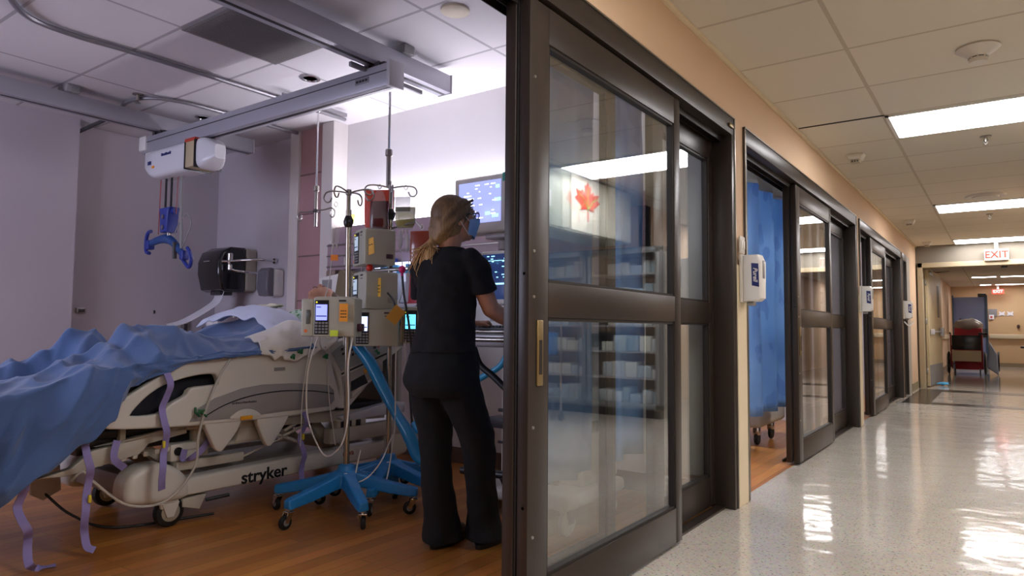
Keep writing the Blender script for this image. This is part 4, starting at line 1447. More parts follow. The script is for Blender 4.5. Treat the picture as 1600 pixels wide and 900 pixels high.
# foot-side rail (near)
rail = [(1.540, .645), (1.536, .602), (1.566, .573), (1.834, .552), (2.138, .541), (2.519, .538), (2.865, .541), (2.912, .552), (2.94, .595), (2.929, .658),
        (2.876, .806), (2.853, .92), (2.80, .95), (2.68, .93), (2.55, .915), (2.35, .905), (2.17, .895), (2.0, .878), (1.919, .858), (1.824, .814), (1.698, .739), (1.596, .680)]
hole = [(1.643, .626), (1.667, .606), (1.794, .607), (1.858, .652), (1.935, .689), (1.964, .725), (2.078, .732), (2.12, .74), (2.108, .79), (2.075, .812),
        (1.971, .807), (1.863, .784), (1.779, .752), (1.699, .693)]


def plate_with_hole(outer, inner, x0, x1, bev=.01):
    """outer and inner closed loops in yz, extruded between x0 and x1"""
    cu = bpy.data.curves.new('tmp', 'CURVE')
    cu.dimensions = '2D'
    cu.fill_mode = 'BOTH'
    cu.extrude = (x1 - x0) / 2 - bev
    cu.bevel_depth = bev
    cu.bevel_resolution = 3
    for L in (outer, inner):
        if not L:
            continue
        s = cu.splines.new('POLY')
        s.points.add(len(L) - 1)
        for p, (y, z) in zip(s.points, L):
            p.co = (y, z, 0, 1)
        s.use_cyclic_u = True
    o = bpy.data.objects.new('tmp', cu)
    COL.objects.link(o)
    dg = bpy.context.evaluated_depsgraph_get()
    me = bpy.data.meshes.new_from_object(o.evaluated_get(dg))
    bm = bmesh.new()
    bm.from_mesh(me)
    bpy.data.objects.remove(o)
    bpy.data.curves.remove(cu)
    bpy.data.meshes.remove(me)
    for v in bm.verts:
        y, z, x = v.co
        v.co = (x + (x0 + x1) / 2, y, z)
    bmesh.ops.recalc_face_normals(bm, faces=bm.faces)
    return bm


for side, (x0, x1) in enumerate(((-2.195, -2.145), (-3.14, -3.09))):
    r = obj('side_rail', plate_with_hole(rounded(rail), rounded(hole), x0, x1), M_bed, bed)
    xo = x1 if side == 0 else x0 - .004
    sw = [(1.95, .558), (1.988, .622), (2.091, .672), (2.244, .712), (2.381, .727), (2.588, .722), (2.80, .702), (2.86, .693), (2.895, .66), (2.905, .60), (2.864, .560), (2.533, .560), (2.348, .555), (2.138, .553)]
    b = BM(); prism(b, sw, xo, xo + .004, 'yz', .0015); obj('grey_inlay', b, M_swoosh, r)
    b = BM()
    pl = [(2.03, .582), (2.135, .629), (2.246, .660), (2.362, .677), (2.514, .684), (2.65, .676), (2.767, .664), (2.895, .640)]
    pl = [(p.x, p.y) for p in smoothpts([(y, z, 0) for y, z in pl], 5)]
    prism(b, pl + [(y, z - .006) for y, z in pl[::-1]], xo + .003, xo + .006, 'yz'); obj('black_line', b, M_blackp, r)
    b = BM(); prism(b, rounded([(2.18, .553), (2.20, .575), (2.235, .593), (2.28, .598), (2.33, .586), (2.37, .553), (2.28, .548)]), xo + .002, xo + .010, 'yz', .002); obj('latch_boss', b, M_bed, r)
    b = BM(); box(b, xo + .008, xo + .020, 2.238, 2.313, .539, .561, .004); obj('latch', b, mat('yellow_latch', 'e0a020', .4), r)
    b = BM(); box(b, xo + .002, xo + .0045, 2.19, 2.345, .632, .638) if False else None
    if side == 0:
        b = BM()
        rs = random.Random(4)
        y = 2.19
        while y < 2.34:
            w = rs.uniform(.004, .009); box(b, xo + .004, xo + .0048, y, y + w, .629, .638 + rs.uniform(0, .003)); y += w + .003
        obj('small_print', b, M_dgray, r)
        b = BM(); box(b, xo + .0, xo + .003, 2.455, 2.53, .800, .820, .001); obj('grip_mark', b, M_gray, r)
    for fl in ([(2.035, .552), (2.09, .548), (2.25, .545), (2.245, .50), (2.219, .459), (2.16, .392), (2.135, .378), (2.105, .40), (2.07, .47)],
               [(2.355, .548), (2.46, .545), (2.565, .545), (2.56, .51), (2.536, .471), (2.47, .385), (2.445, .368), (2.42, .38), (2.385, .45)]):
        b = BM(); prism(b, rounded(fl, 2), x0 + .005, x1 - .004, 'yz', .008, 3); obj('rail_arm', b, M_bed, r)
    # head-side rail with controls
    hr = [(2.86, .90), (2.93, .96), (3.03, .985), (3.20, .99), (3.40, 1.05), (3.50, 1.03), (3.50, .93), (3.41, .875), (3.24, .73), (3.06, .575), (3.01, .545), (2.935, .556), (2.955, .60), (2.965, .67), (2.92, .79)]
    h = obj('head_rail', plate_with_hole(rounded(hr, 2), None, x0 + .004, x1 - .004), M_bed, bed)
    if side == 0:
        b = BM(); prism(b, [(2.875, .895), (2.955, .775), (3.38, .90), (3.42, .98), (3.2, .975), (3.03, .965), (2.95, .945)], xo - .003, xo + .004, 'yz', .0015); pn = obj('control_panel', b, M_panel, h)
        b = BM()
        for (y, z) in ((2.955, .917), (2.985, .928), (3.015, .938), (3.045, .949), (3.075, .96), (2.965, .888), (3.035, .913), (3.065, .922), (3.095, .932), (2.985, .862), (3.015, .872), (3.045, .882), (3.075, .892)):
            prism(b, [(y - .009, z - .010), (y + .008, z - .006), (y + .009, z + .010), (y - .008, z + .006)], xo + .004, xo + .007, 'yz')
        obj('button', b, M_blackp, pn)['kind'] = 'stuff'
        for k, (y, z, m) in enumerate(((3.235, .925, M_dgray), (3.27, .935, mat('red_button', 'c83020', .4)), (3.25, .90, mat('green_button', '1f7a40', .4)), (3.27, .885, mat('green_button', '1f7a40', .4)))):
            b = BM(); cyl(b, (xo + .006, y, z), .011, .006, 'x', 12); obj('button', b, m, pn)
        b = BM(); prism(b, [(2.955, .764), (3.379, .894), (3.38, .882), (2.956, .752)], xo + .001, xo + .004, 'yz'); obj('black_line', b, M_blackp, h)
        b = BM(); prism(b, [(2.96, .74), (3.38, .872), (3.38, .80), (3.06, .60), (2.99, .58)], xo - .003, xo + .001, 'yz', .001); obj('grey_inlay', b, mat('warm_grey', 'a19b92', .4), h)
        b = BM(); prism(b, [(3.037, .705), (3.151, .747), (3.184, .689), (3.039, .642)], xo + .001, xo + .003, 'yz'); obj('dark_recess', b, M_blackp, h)
        b = BM(); prism(b, [(3.318, .829), (3.375, .857), (3.376, .79), (3.32, .763)], xo + .001, xo + .003, 'yz'); obj('dark_recess', b, M_blackp, h)
        b = BM(); prism(b, [(3.139, .779), (3.192, .789), (3.193, .769), (3.151, .751)], xo + .001, xo + .004, 'yz'); obj('yellow_label', b, mat('yellow_latch', 'e0a020', .4), h)
        b = BM(); prism(b, [(3.05, .632), (3.17, .70), (3.23, .712), (3.05, .60)], xo + .0005, xo + .0025, 'yz'); obj('pale_strip', b, M_offw, h)
b = BM(); box(b, -3.05, -2.25, 3.56, 3.62, .5, 1.12, .02, 3); obj('headboard', b, mat('grey_headboard', 'a3a09c', .4), bed)
b = BM(); box(b, -3.05, -2.25, .93, .98, .45, .78, .02, 3); obj('footboard', b, M_bed, bed)

# pillow, patient, gown
b = BM()
ball(b, (-2.66, 3.27, 1.10), (.30, .23, .085), 20, E(20, 0, 0))
b2 = remeshed(b, .02, 3)
tag(obj('pillow', b2, mat('pillow_white', 'd9dbe2', .85, bump=.1, bscale=30), None, 60), 'white pillow under the patient head at the top of the bed', 'pillow')

M_skin = mat('skin', 'c68f70', .5, var=.04, vscale=8)
M_skin2 = mat('patient_skin', 'b98468', .5, var=.05, vscale=8)
pt = thing('person', 'patient lying in the bed in a green patterned gown, mostly hidden by blanket and pump', 'person', (-2.65, 2.6, .82))
b = BM()
tilt = E(-68, 0, 8)


def limb(bm, pts, rs, seg=14, sm=4):
    tube(bm, pts, rs, seg, smooth=sm)
    ball(bm, pts[0], rs[0] * .99, 12)
    ball(bm, pts[-1], rs[-1] * .99, 12)


HC = Vector((-2.67, 3.22, 1.25))
ball(b, HC, (.078, .10, .105), 20, E(-65, 0, 0))
ball(b, HC + Vector((0, -.045, .02)), (.062, .075, .07), 16, E(-65, 0, 0))
ball(b, HC + Vector((0, -.10, .045)), (.03, .03, .025), 12)                    # chin
limb(b, [HC + Vector((0, .0, .095)), HC + Vector((0, -.03, .105))], [.012, .017], 10, 0)  # nose
for s in (-1, 1):
    ball(b, HC + Vector((s * .078, .0, .0)), (.012, .025, .03), 10)
limb(b, [HC + Vector((0, -.08, -.02)), (-2.66, 3.06, 1.14), (-2.65, 2.96, 1.09)], [.055, .058, .075], 16)   # neck
limb(b, [(-2.65, 3.0, 1.05), (-2.65, 2.8, .94), (-2.65, 2.5, .86), (-2.65, 2.35, .84)], [.115, .13, .12, .12], 18)  # trunk
limb(b, [(-2.49, 2.97, 1.08), (-2.81, 2.97, 1.08)], [.065, .065], 14, 0)
for s in (-1, 1):
    xs = -2.65 + s * .19
    limb(b, [(xs, 2.96, 1.06), (xs + s * .04, 2.72, .92), (xs + s * .01, 2.52, .87), (xs - s * .05, 2.40, .885)], [.055, .047, .040, .03], 14)
    # hand with five fingers, resting on the belly under the blanket
    hx, hy, hz = xs - s * .07, 2.35, .89
    ball(b, (hx, hy, hz), (.035, .045, .016), 12)
    for q, dx in enumerate((-.027, -.009, .009, .027)):
        limb(b, [(hx + dx, hy - .03, hz), (hx + dx * 1.2, hy - .06, hz + .004), (hx + dx * 1.2, hy - .085, hz - .006)], [.0095, .009, .008], 8, 2)
    limb(b, [(hx - s * .03, hy + .01, hz), (hx - s * .055, hy - .02, hz)], [.011, .010], 8, 0)
# bent knees, lower legs, feet
for s, hipx, kx, ky, kz in ((1, -2.55, -2.50, 1.76, .895), (-1, -2.75, -2.86, 1.69, .90)):
    limb(b, [(hipx, 2.38, .86), ((hipx + kx) / 2, (2.38 + ky) / 2, .84), (kx, ky, kz)], [.08, .065, .05], 16)
    limb(b, [(kx, ky, kz), (kx - .01, ky - .18, .74), (kx - .01, 1.28, .67)], [.058, .055, .036], 16)
    limb(b, [(kx - .01, 1.28, .67), (kx - .01, 1.18, .66), (kx - .01, 1.14, .68)], [.034, .034, .025], 12)
    for q in range(5):
        ball(b, (kx - .04 + q * .016, 1.125, .70 - q * .003), (.008, .010, .014), 8)
body = obj('body', remeshed(b, .008, 3), M_skin2, pt, 180)
b = BM()
ball(b, HC + Vector((0, .035, -.015)), (.088, .098, .095), 20, E(-65, 0, 0))
for k in range(14):
    a = k / 14 * PI
    tube(b, [HC + Vector((.08 * math.cos(a), .06, .06 * math.sin(a))), HC + Vector((.085 * math.cos(a), .11, .0)), HC + Vector((.09 * math.cos(a), .13, -.05))], [.016, .014, .008], 6, smooth=3)
obj('hair', remeshed(b, .009, 1), mat('grey_brown_hair', '6a5644', .6, var=.2, vscale=40), pt, 180)
b = BM()
for s in (-1, 1):
    tube(b, [HC + Vector((s * .028 - .012, -.02, .10)), HC + Vector((s * .028, -.018, .104)), HC + Vector((s * .028 + .012, -.02, .10))], .003, 6, smooth=3)
tube(b, [HC + Vector((-.022, -.072, .09)), HC + Vector((0, -.075, .096)), HC + Vector((.022, -.072, .09))], .004, 6, smooth=3)
obj('closed_eyes_and_mouth', b, mat('dark_lip', '7a4a40', .5), pt)
b = BM()
limb(b, [(-2.65, 3.01, 1.055), (-2.65, 2.8, .94), (-2.65, 2.5, .86)], [.13, .145, .135], 18)
for s in (-1, 1):
    xs = -2.65 + s * .19
    limb(b, [(xs - s * .03, 2.97, 1.07), (xs + s * .03, 2.80, 1.0)], [.078, .075], 14, 0)
limb(b, [(-2.50, 2.98, 1.085), (-2.80, 2.98, 1.085)], [.075, .075], 14, 0)
gm = mat('green_patterned_gown', 'b9d2bb', .85)
nt = gm.node_tree
v_ = nt.nodes.new('ShaderNodeTexVoronoi'); v_.inputs['Scale'].default_value = 30
r_ = nt.nodes.new('ShaderNodeValToRGB')
r_.color_ramp.elements[0].position = .34; r_.color_ramp.elements[0].color = lin('2f8a4c')
r_.color_ramp.elements[1].position = .40; r_.color_ramp.elements[1].color = lin('c3d8c8')
tc_ = nt.nodes.new('ShaderNodeTexCoord')
nt.links.new(tc_.outputs['Object'], v_.inputs['Vector']); nt.links.new(v_.outputs['Distance'], r_.inputs[0])
nt.links.new(r_.outputs[0], nt.nodes['Principled BSDF'].inputs['Base Color'])
obj('gown', remeshed(b, .012, 3), gm, pt, 180)

# ------------------------------------------------------------------ blanket
M_blank = mat('blue_blanket', '486596', .85, bump=.25, bscale=220, var=.06, vscale=9)
M_blank.node_tree.nodes['Principled BSDF'].inputs['Sheen Weight'].default_value = .3


def lerp_table(tab, y):
    if y <= tab[0][0]:
        return tab[0][1]
    for (a, va), (c, vc) in zip(tab, tab[1:]):
        if y <= c:
            t = (y - a) / (c - a)
            t = t * t * (3 - 2 * t)
            return va * (1 - t) + vc * t
    return tab[-1][1]


FARR = [(.8, .72), (1.1, .78), (1.27, .82), (1.43, .86), (1.55, .95), (1.66, 1.055), (1.76, 1.0), (1.95, .96), (2.2, .965), (2.36, 1.0), (2.57, 1.09), (2.76, 1.14), (2.95, 1.17)]
NEARR = [(.8, .72), (1.1, .78), (1.38, .82), (1.56, .87), (1.66, .95), (1.765, 1.06), (1.88, 1.035), (2.03, 1.0), (2.25, .975), (2.4, .99), (2.57, 1.06), (2.76, 1.12), (2.95, 1.16)]
EDGER = [(.8, .70), (1.1, .74), (1.45, .84), (1.6, .85), (1.75, .87), (1.9, .895), (2.1, .915), (2.4, .925), (2.95, .97)]
HEM = [(.8, .22), (1.0, .25), (1.13, .29), (1.3, .42), (1.42, .525), (1.50, .615), (1.56, .70), (1.62, .765), (1.80, .818), (1.95, .872), (2.15, .893), (2.95, .93)]


def blanket_pt(u, v):
    """u: 0 far side .. 1 hem on the near side; v: 0 foot .. 1 chest"""
    y = .82 + v * 1.98
    far, near, edge, hem = (lerp_table(t, y) for t in (FARR, NEARR, EDGER, HEM))
    top = .72
    n1 = noise.noise(Vector((u * 3, v * 5, .3)))
    n2 = noise.noise(Vector((u * 7, v * 11, 2.3)))
    if u < top:
        a = u / top
        x = -3.20 + a * 1.06
        # far drop, two knee ridges and the fall to the near mattress edge
        if x < -3.05:
            t = (x + 3.20) / .15
            z = .70 + (edge - .70) * math.sin(t * PI / 2)
        elif x < -2.86:
            t = (x + 3.05) / .19
            z = edge + (far - edge) * (math.sin(t * PI / 2))
        elif x < -2.50:
            t = (x + 2.86) / .36
            sag = .12 * math.sin(t * PI) * (1 if 1.3 < y < 2.1 else .4)
            z = far * (1 - t) + near * t - sag
        else:
            t = (x + 2.50) / .36
            z = near + (edge - near) * (1 - math.cos(min(t, 1) * PI / 2)) ** 1.0
        # folds running down from the knees
        def crease(s, w=.35):
            s = abs(((s / PI) % 2) - 1)          # sharp ridges, soft valleys
            return (1 - s) ** 2 - .33
        k = crease(x * 8 + y * 11 + 3 * n1) * .030 + crease(x * 17 - y * 10 + 4 * n2 + 1) * .012 + math.sin(x * 31 + y * 23 + 5 * n2) * .003
        kn = math.exp(-((y - 1.72) / .45) ** 2)
        z += k * (.6 + .7 * kn) + n2 * .016
        y2 = y + .02 * n1
        return Vector((x, y2, z))
    t = (u - top) / (1 - top)
    x0 = -2.14
    drop = max(edge - hem, .02)
    z = edge - drop * t
    amp = min(1, drop / .35)
    w1 = y * 15 + 7 * t * (1.6 - y) + 3 * n1
    cr_ = abs(((w1 / PI) % 2) - 1)
    fold = (.13 * ((1 - cr_) ** 1.6 - .35) + .032 * math.sin(w1 * 2.3 + 2 * n2) + .03 * noise.noise(Vector((t * 3, y * 6, 4)))) * min(1, .25 + t * 1.6) * amp
    bulge = .055 * math.sin(min(1, t * 1.5) * PI / 2) * (.4 + .6 * amp)
    x = x0 + bulge + fold + .02 * amp * t
    y2 = y + .035 * n1 * amp + .05 * t * amp * math.sin(y * 9)
    return Vector((max(x, -2.135), y2, z + .012 * n2 * (1 - t)))


def blanket_folded(u, v):
    p = blanket_pt(u, v)
    q = Vector((p.x * 3.2 + p.z * 2.0, p.y * 3.4 - p.z * 2.2, 5.1))
    r = 1 - min(1, abs(noise.noise(q)) * 3.2)
    r2 = 1 - min(1, abs(noise.noise(q * 2.1 + Vector((3, 1, 0)))) * 3.0)
    k = min(1, (1 - v) * 2.2) * min(1, u * 6)
    out = min(1, max(0, (u - .62) / .15))
    dirv = Vector((out, 0, 1 - .75 * out)).normalized()
    return p + dirv * k * (.042 * r ** 1.5 + .018 * r2 ** 1.5 - .012)


b = BM()
sheet(b, blanket_folded, 150, 190, .012)
# the flap hanging over the foot end
def foot_pt(u, v):
    x = -3.15 + u * 1.05
    z = .72 + .02 * math.sin(x * 5) - v * .48
    y = .82 - .03 * math.sin(v * PI / 2) - .03 * math.sin(x * 17) * v
    return Vector((x, y, z))
sheet(b, foot_pt, 40, 20, .012)
bl = tag(obj('blanket', b, M_blank, None, 180), 'blue blanket draped over the patient knees and hanging down the near side of the bed', 'blanket')
# raised diagonal crease: a rolled fold lying on the near edge of the blanket
def fold_pt(pts, r):
    bb = BM()
    tube(bb, pts, r, 12, smooth=8, flat=.6)
    return bb


def drape(pts_top, pts_hem, bulge, seed, nu=36, nv=24, amp=.02, thick=.008):
    """cloth strip between two polylines with folds"""
    A = smoothpts(pts_top, 10)
    H = smoothpts(pts_hem, 10)
    bb = BM()

    def at(P, t):
        f = t * (len(P) - 1)
        k = min(int(f), len(P) - 2)
        return P[k].lerp(P[k + 1], f - k)

    def fn(u, v):
        p = at(A, u).lerp(at(H, u), v)
        n = noise.noise(Vector((u * 4 + seed, v * 3, seed)))
        return p + Vector(bulge) * math.sin(v * PI) + Vector((.4, .2, .9)) * (amp * math.sin(u * 26 + 5 * n) * v + amp * 1.2 * n)
    sheet(bb, fn, nu, nv, thick)
    return bb


# white sheet folded back over the chest and the near rail
M_sheet = mat('white_sheet', 'c6cbe0', .85, bump=.2, bscale=180)
b = drape([(-2.98, 2.62, 1.09), (-2.85, 2.68, 1.15), (-2.65, 2.72, 1.175), (-2.45, 2.76, 1.14), (-2.28, 2.84, 1.02), (-2.20, 2.92, .975)],
          [(-2.98, 2.45, 1.05), (-2.85, 2.50, 1.10), (-2.65, 2.54, 1.115), (-2.42, 2.54, 1.08), (-2.25, 2.48, .975), (-2.14, 2.36, .905)], (0, 0, .035), 3.1, 60, 26, .014)
sh = tag(obj('bed_sheet', b, M_sheet, None, 180), 'white sheet folded back over the blanket across the patient chest', 'sheet')
b = drape([(-2.30, 2.36, .985), (-2.30, 2.52, 1.045), (-2.32, 2.68, 1.09), (-2.32, 2.84, 1.07), (-2.30, 2.98, 1.05)], [(-2.12, 2.34, .895), (-2.105, 2.46, .872), (-2.10, 2.58, .868), (-2.10, 2.72, .90), (-2.11, 2.88, .95)], (.03, 0, .03), 7.7, 44, 24, .014)
tag(obj('draw_sheet', b, mat('cream_white_sheet', 'd8d4cc', .85, bump=.2, bscale=150), None, 180), 'crumpled cream white draw sheet spilling over the near rail', 'sheet')
# arm cover / cream towel near the neck
b = drape([(-3.0, 3.05, 1.15), (-2.92, 3.02, 1.19), (-2.80, 2.98, 1.20)], [(-3.02, 2.74, 1.13), (-2.9, 2.76, 1.17), (-2.78, 2.80, 1.17)], (0, 0, .02), 1.7, 30, 16, .012)
tag(obj('towel', b, mat('pale_cream_towel', 'd6d2bd', .9, bump=.3, bscale=90), None, 180), 'pale towel bunched beside the patient neck', 'towel')

# ------------------------------------------------------------------ straps hanging from the bed
M_strap = mat('lilac_webbing', '8a80b8', .75, bump=.2, bscale=300)
def strap(pts, label, w=.034, loop=None, band=None):
    t = thing('restraint_strap', label, 'strap', pts[0], group='lilac straps hanging from the bed')
    b = BM()
    ribbon(b, pts, w, .003, (0, 1, .0), 8)
    if loop:
        ribbon(b, loop, w, .003, (0, 1, .1), 8)
    obj('webbing', b, M_strap, t)
    if band:
        b = BM(); cbox(b, band, (.012, .012, .035), .002); obj('tag', b, mat('strap_yellow_tag', 'd8c832', .6), t)
    return t
def wave(y, z0, z1, n, x0=-2.1, a=.018, ya=.012, dy=0):
    return [(x0 + a * math.sin(k * 1.7), y + ya * math.sin(k * 1.3) + dy * k / n, z0 + (z1 - z0) * k / n) for k in range(n + 1)]
strap(wave(1.80, .822, .24, 10), 'lilac strap hanging over the foot end of the near side rail, second longest', band=(-2.085, 1.79, .47))
strap(wave(1.452, .70, .05, 11, a=.022) + [(-2.09, 1.49, .03)], 'long lilac strap hanging from the blanket corner almost to the floor', band=(-2.08, 1.455, .27))
strap(wave(1.175, .42, .04, 8, a=.028, dy=.06) + [(-2.10, 1.26, .012), (-2.08, 1.33, .01)], 'lilac strap at the far left that trails on the floor')
strap([(-2.27, 2.14, .50), (-2.24, 2.12, .44), (-2.23, 2.05, .37), (-2.24, 1.98, .35), (-2.25, 1.99, .40)], 'short lilac strap loop under the middle of the near side rail')
strap(wave(2.66, .545, .13, 8, x0=-2.13, a=.02), 'lilac strap hanging near the head end beside the left iv stand', band=(-2.115, 2.65, .40))
strap([(-2.2, 1.62, .50), (-2.18, 1.60, .42), (-2.2, 1.66, .36)], 'tiny lilac strap end under the foot end of the frame')
b = BM(); tube(b, [(-2.13, 2.18, .90), (-2.115, 2.10, .80), (-2.11, 2.02, .62), (-2.12, 1.99, .48), (-2.12, 1.98, .34), (-2.13, 1.90, .22), (-2.15, 1.80, .165), (-2.18, 1.66, .19), (-2.2, 1.52, .32), (-2.22, 1.48, .37), (-2.24, 1.44, .33)], .0065, 8, smooth=8)
dt = tag(obj('drain_tube', b, mat('clear_tubing', 'cfccc2', .25, alpha=.7), None), 'clear drain tube looping down from the side rail past the wheel cover', 'tube')
b = BM(); 
for k in range(5):
    cbox(b, (-2.115 + .008 * math.sin(k * 2), 1.985 + k * .012 - .02, .605 + .014 * math.cos(k * 2.3)), (.012, .012, .035), .003, rot=E(k * 40, k * 30, 0))
tag(obj('tube_clamp', remeshed(b, .004, 1), mat('dark_green_plastic', '1f5a38', .4), None), 'dark green clamp on the clear drain tube', 'clamp')
for (y, z, lab) in ((2.545, .885, 'green clip at the edge of the cream draw sheet, left of two'), (2.60, .915, 'green clip at the edge of the cream draw sheet, right of two'), (2.79, .88, 'green clip on the rail end below the left pump')):
    b = BM(); cbox(b, (-2.10, y, z), (.02, .035, .014), .004, rot=E(35, 0, 0)); cbox(b, (-2.10, y + .01, z - .008), (.016, .012, .022), .003)
    tag(obj('sheet_clip', b, mat('clip_green', '1f6a3c', .4), None), lab, 'clip', 'green clips')
# urine bag seen under the blanket corner and box behind foot end
b = BM(); prism(b, [(1.43, .30), (1.57, .33), (1.58, .20), (1.50, .16), (1.44, .20)], -2.72, -2.69, 'yz', .01)
tag(obj('drain_bag', b, mat('cloudy_bag', 'b9a79c', .4, alpha=.85), None), 'cloudy drainage bag under the foot end behind the blanket hem', 'bag')
b = BM(); tube(b, [(-2.7, 1.5, .20), (-2.6, 1.6, .08), (-2.45, 1.75, .012), (-2.3, 2.2, .012)], .007, 8, smooth=6)
tag(obj('black_cable', b, M_black, None), 'black cord on the floor under the foot end of the bed', 'cord')
# ================================================================= infusion stands, pumps and bags
M_blue = mat('bright_blue_plastic', '1f7fc4', .35, var=.04)
M_pole = mat('warm_steel', 'a39a8c', .22, .95)
def iv_stand(x, y, lean, ztop, rz, label, arm_hooks):
    t = thing('iv_stand', label, 'iv stand', (x, y, 0), group='blue based iv stands', world=True)
    b = BM()
    lathe(b, [(.055, .155), (.062, .17), (.058, .22), (.045, .27), (.03, .275)], (x, y, 0), 'z', 20)
    for k in range(6):
        a = R(rz + k * 60)
        d = Vector((math.cos(a), math.sin(a), 0)); s = Vector((-d.y, d.x, 0))
        sec = []
        for r_, w, zt, zb in ((.03, .050, .245, .160), (.12, .040, .215, .145), (.25, .036, .182, .120), (.385, .034, .155, .102), (.415, .026, .148, .102)):
            c = Vector((x, y, 0)) + d * r_
            sec.append([c + s * w + Vector((0, 0, zb)), c + s * w * .8 + Vector((0, 0, zt)), c - s * w * .8 + Vector((0, 0, zt)), c - s * w + Vector((0, 0, zb))])
        rings = [[b.verts.new(p) for p in q] for q in sec]
        for A, C in zip(rings, rings[1:]):
            for j in range(4):
                b.faces.new((A[j], A[(j + 1) % 4], C[(j + 1) % 4], C[j]))
        b.faces.new(rings[0][::-1]); b.faces.new(rings[-1])
    bmesh.ops.recalc_face_normals(b, faces=b.faces)
    base = obj('base', remeshed(b, .006, 3), M_blue, t, 60)
    b = BM(); cbox(b, (x + .045, y - .045, .215), (.02, .02, .04), .004, rot=E(0, 0, 45)); obj('sticker', b, M_whitep, base)
    for k in range(6):
        a = R(rz + k * 60)
        c = Vector((x + .395 * math.cos(a), y + .395 * math.sin(a), 0))
        b = BM()
        cyl(b, (c.x, c.y, .108), .012, .05, 'z', 10)
        ang = a + 1.2 + k * .7
        rr = Matrix.Rotation(ang, 3, 'Z')
        q = BM()
        box(q, -.022, .022, -.02, .02, .082, .092, .003)
        for sx in (-1, 1):
            prism(q, [(-.018, .09), (.02, .09), (.036, .04), (.016, .034)], sx * .018 - .002, sx * .018 + .002, 'yz')
        bmesh.ops.rotate(q, verts=q.verts, cent=(0, 0, 0), matrix=rr); bmesh.ops.translate(q, verts=q.verts, vec=c)
        merge(b, q)
        f = obj('caster_fork', b, M_chrome, t)
        q = BM(); lathe(q, [(0, -.013), (.028, -.013), (.036, -.009), (.038, 0), (.036, .009), (.028, .013), (0, .013)], (0, .024, .038), 'x', 20)
        bmesh.ops.rotate(q, verts=q.verts, cent=(0, 0, 0), matrix=rr); bmesh.ops.translate(q, verts=q.verts, vec=c)
        obj('wheel', q, M_black, f)
        q = BM(); lathe(q, [(0, -.0145), (.018, -.014), (.018, .014), (0, .0145)], (0, .024, .038), 'x', 14)
        bmesh.ops.rotate(q, verts=q.verts, cent=(0, 0, 0), matrix=rr); bmesh.ops.translate(q, verts=q.verts, vec=c)
        obj('wheel_hub', q, M_gray, f)
    b = BM(); tube(b, [(x, y, .2), (x + lean, y, 1.75)], .0165, 14); obj('pole', b, M_pole, t)
    zc = 1.70 if arm_hooks == 1 else 1.80
    b = BM(); tube(b, [(x + lean, y, 1.30), (x + lean * 1.1, y, ztop)], .0125, 12); obj('upper_pole', b, M_pole, t)
    b = BM(); lathe(b, [(.018, -.035), (.026, -.02), (.03, 0), (.024, .02), (.017, .035)], (x + lean, y, zc - .02), 'z', 16); cyl(b, (x + lean + .03, y - .01, zc - .02), .012, .03, 'x', 10)
    obj('collar', b, M_blackp, t)
    for k in range(4):
        a = R(20 + k * 90 + (25 if arm_hooks == 2 else 0))
        dx, dy = math.cos(a), math.sin(a)
        X, Y = x + lean * 1.1, y
        P = [(0, 0), (.05, .012), (.11, .018), (.15, .010), (.165, -.02), (.15, -.045), (.125, -.045), (.11, -.02)]
        b = BM(); tube(b, [(X + dx * r_, Y + dy * r_, ztop - .015 + h_) for r_, h_ in P], .005, 8, smooth=4)
        obj('hook', b, M_steel, t)
    b = BM(); cyl(b, (x + lean * 1.1, y, ztop - .01), .017, .035, 'z', 12, .004); obj('cap', b, M_steel, t)
    return t


iv_stand(-1.77, 2.69, -.03, 1.865, -28, 'iv stand with bright blue six legged base on the left, carrying one pump', 1)
iv_stand(-1.82, 3.07, -.02, 1.965, 2, 'iv stand with bright blue base on the right, carrying the stack of pumps', 2)

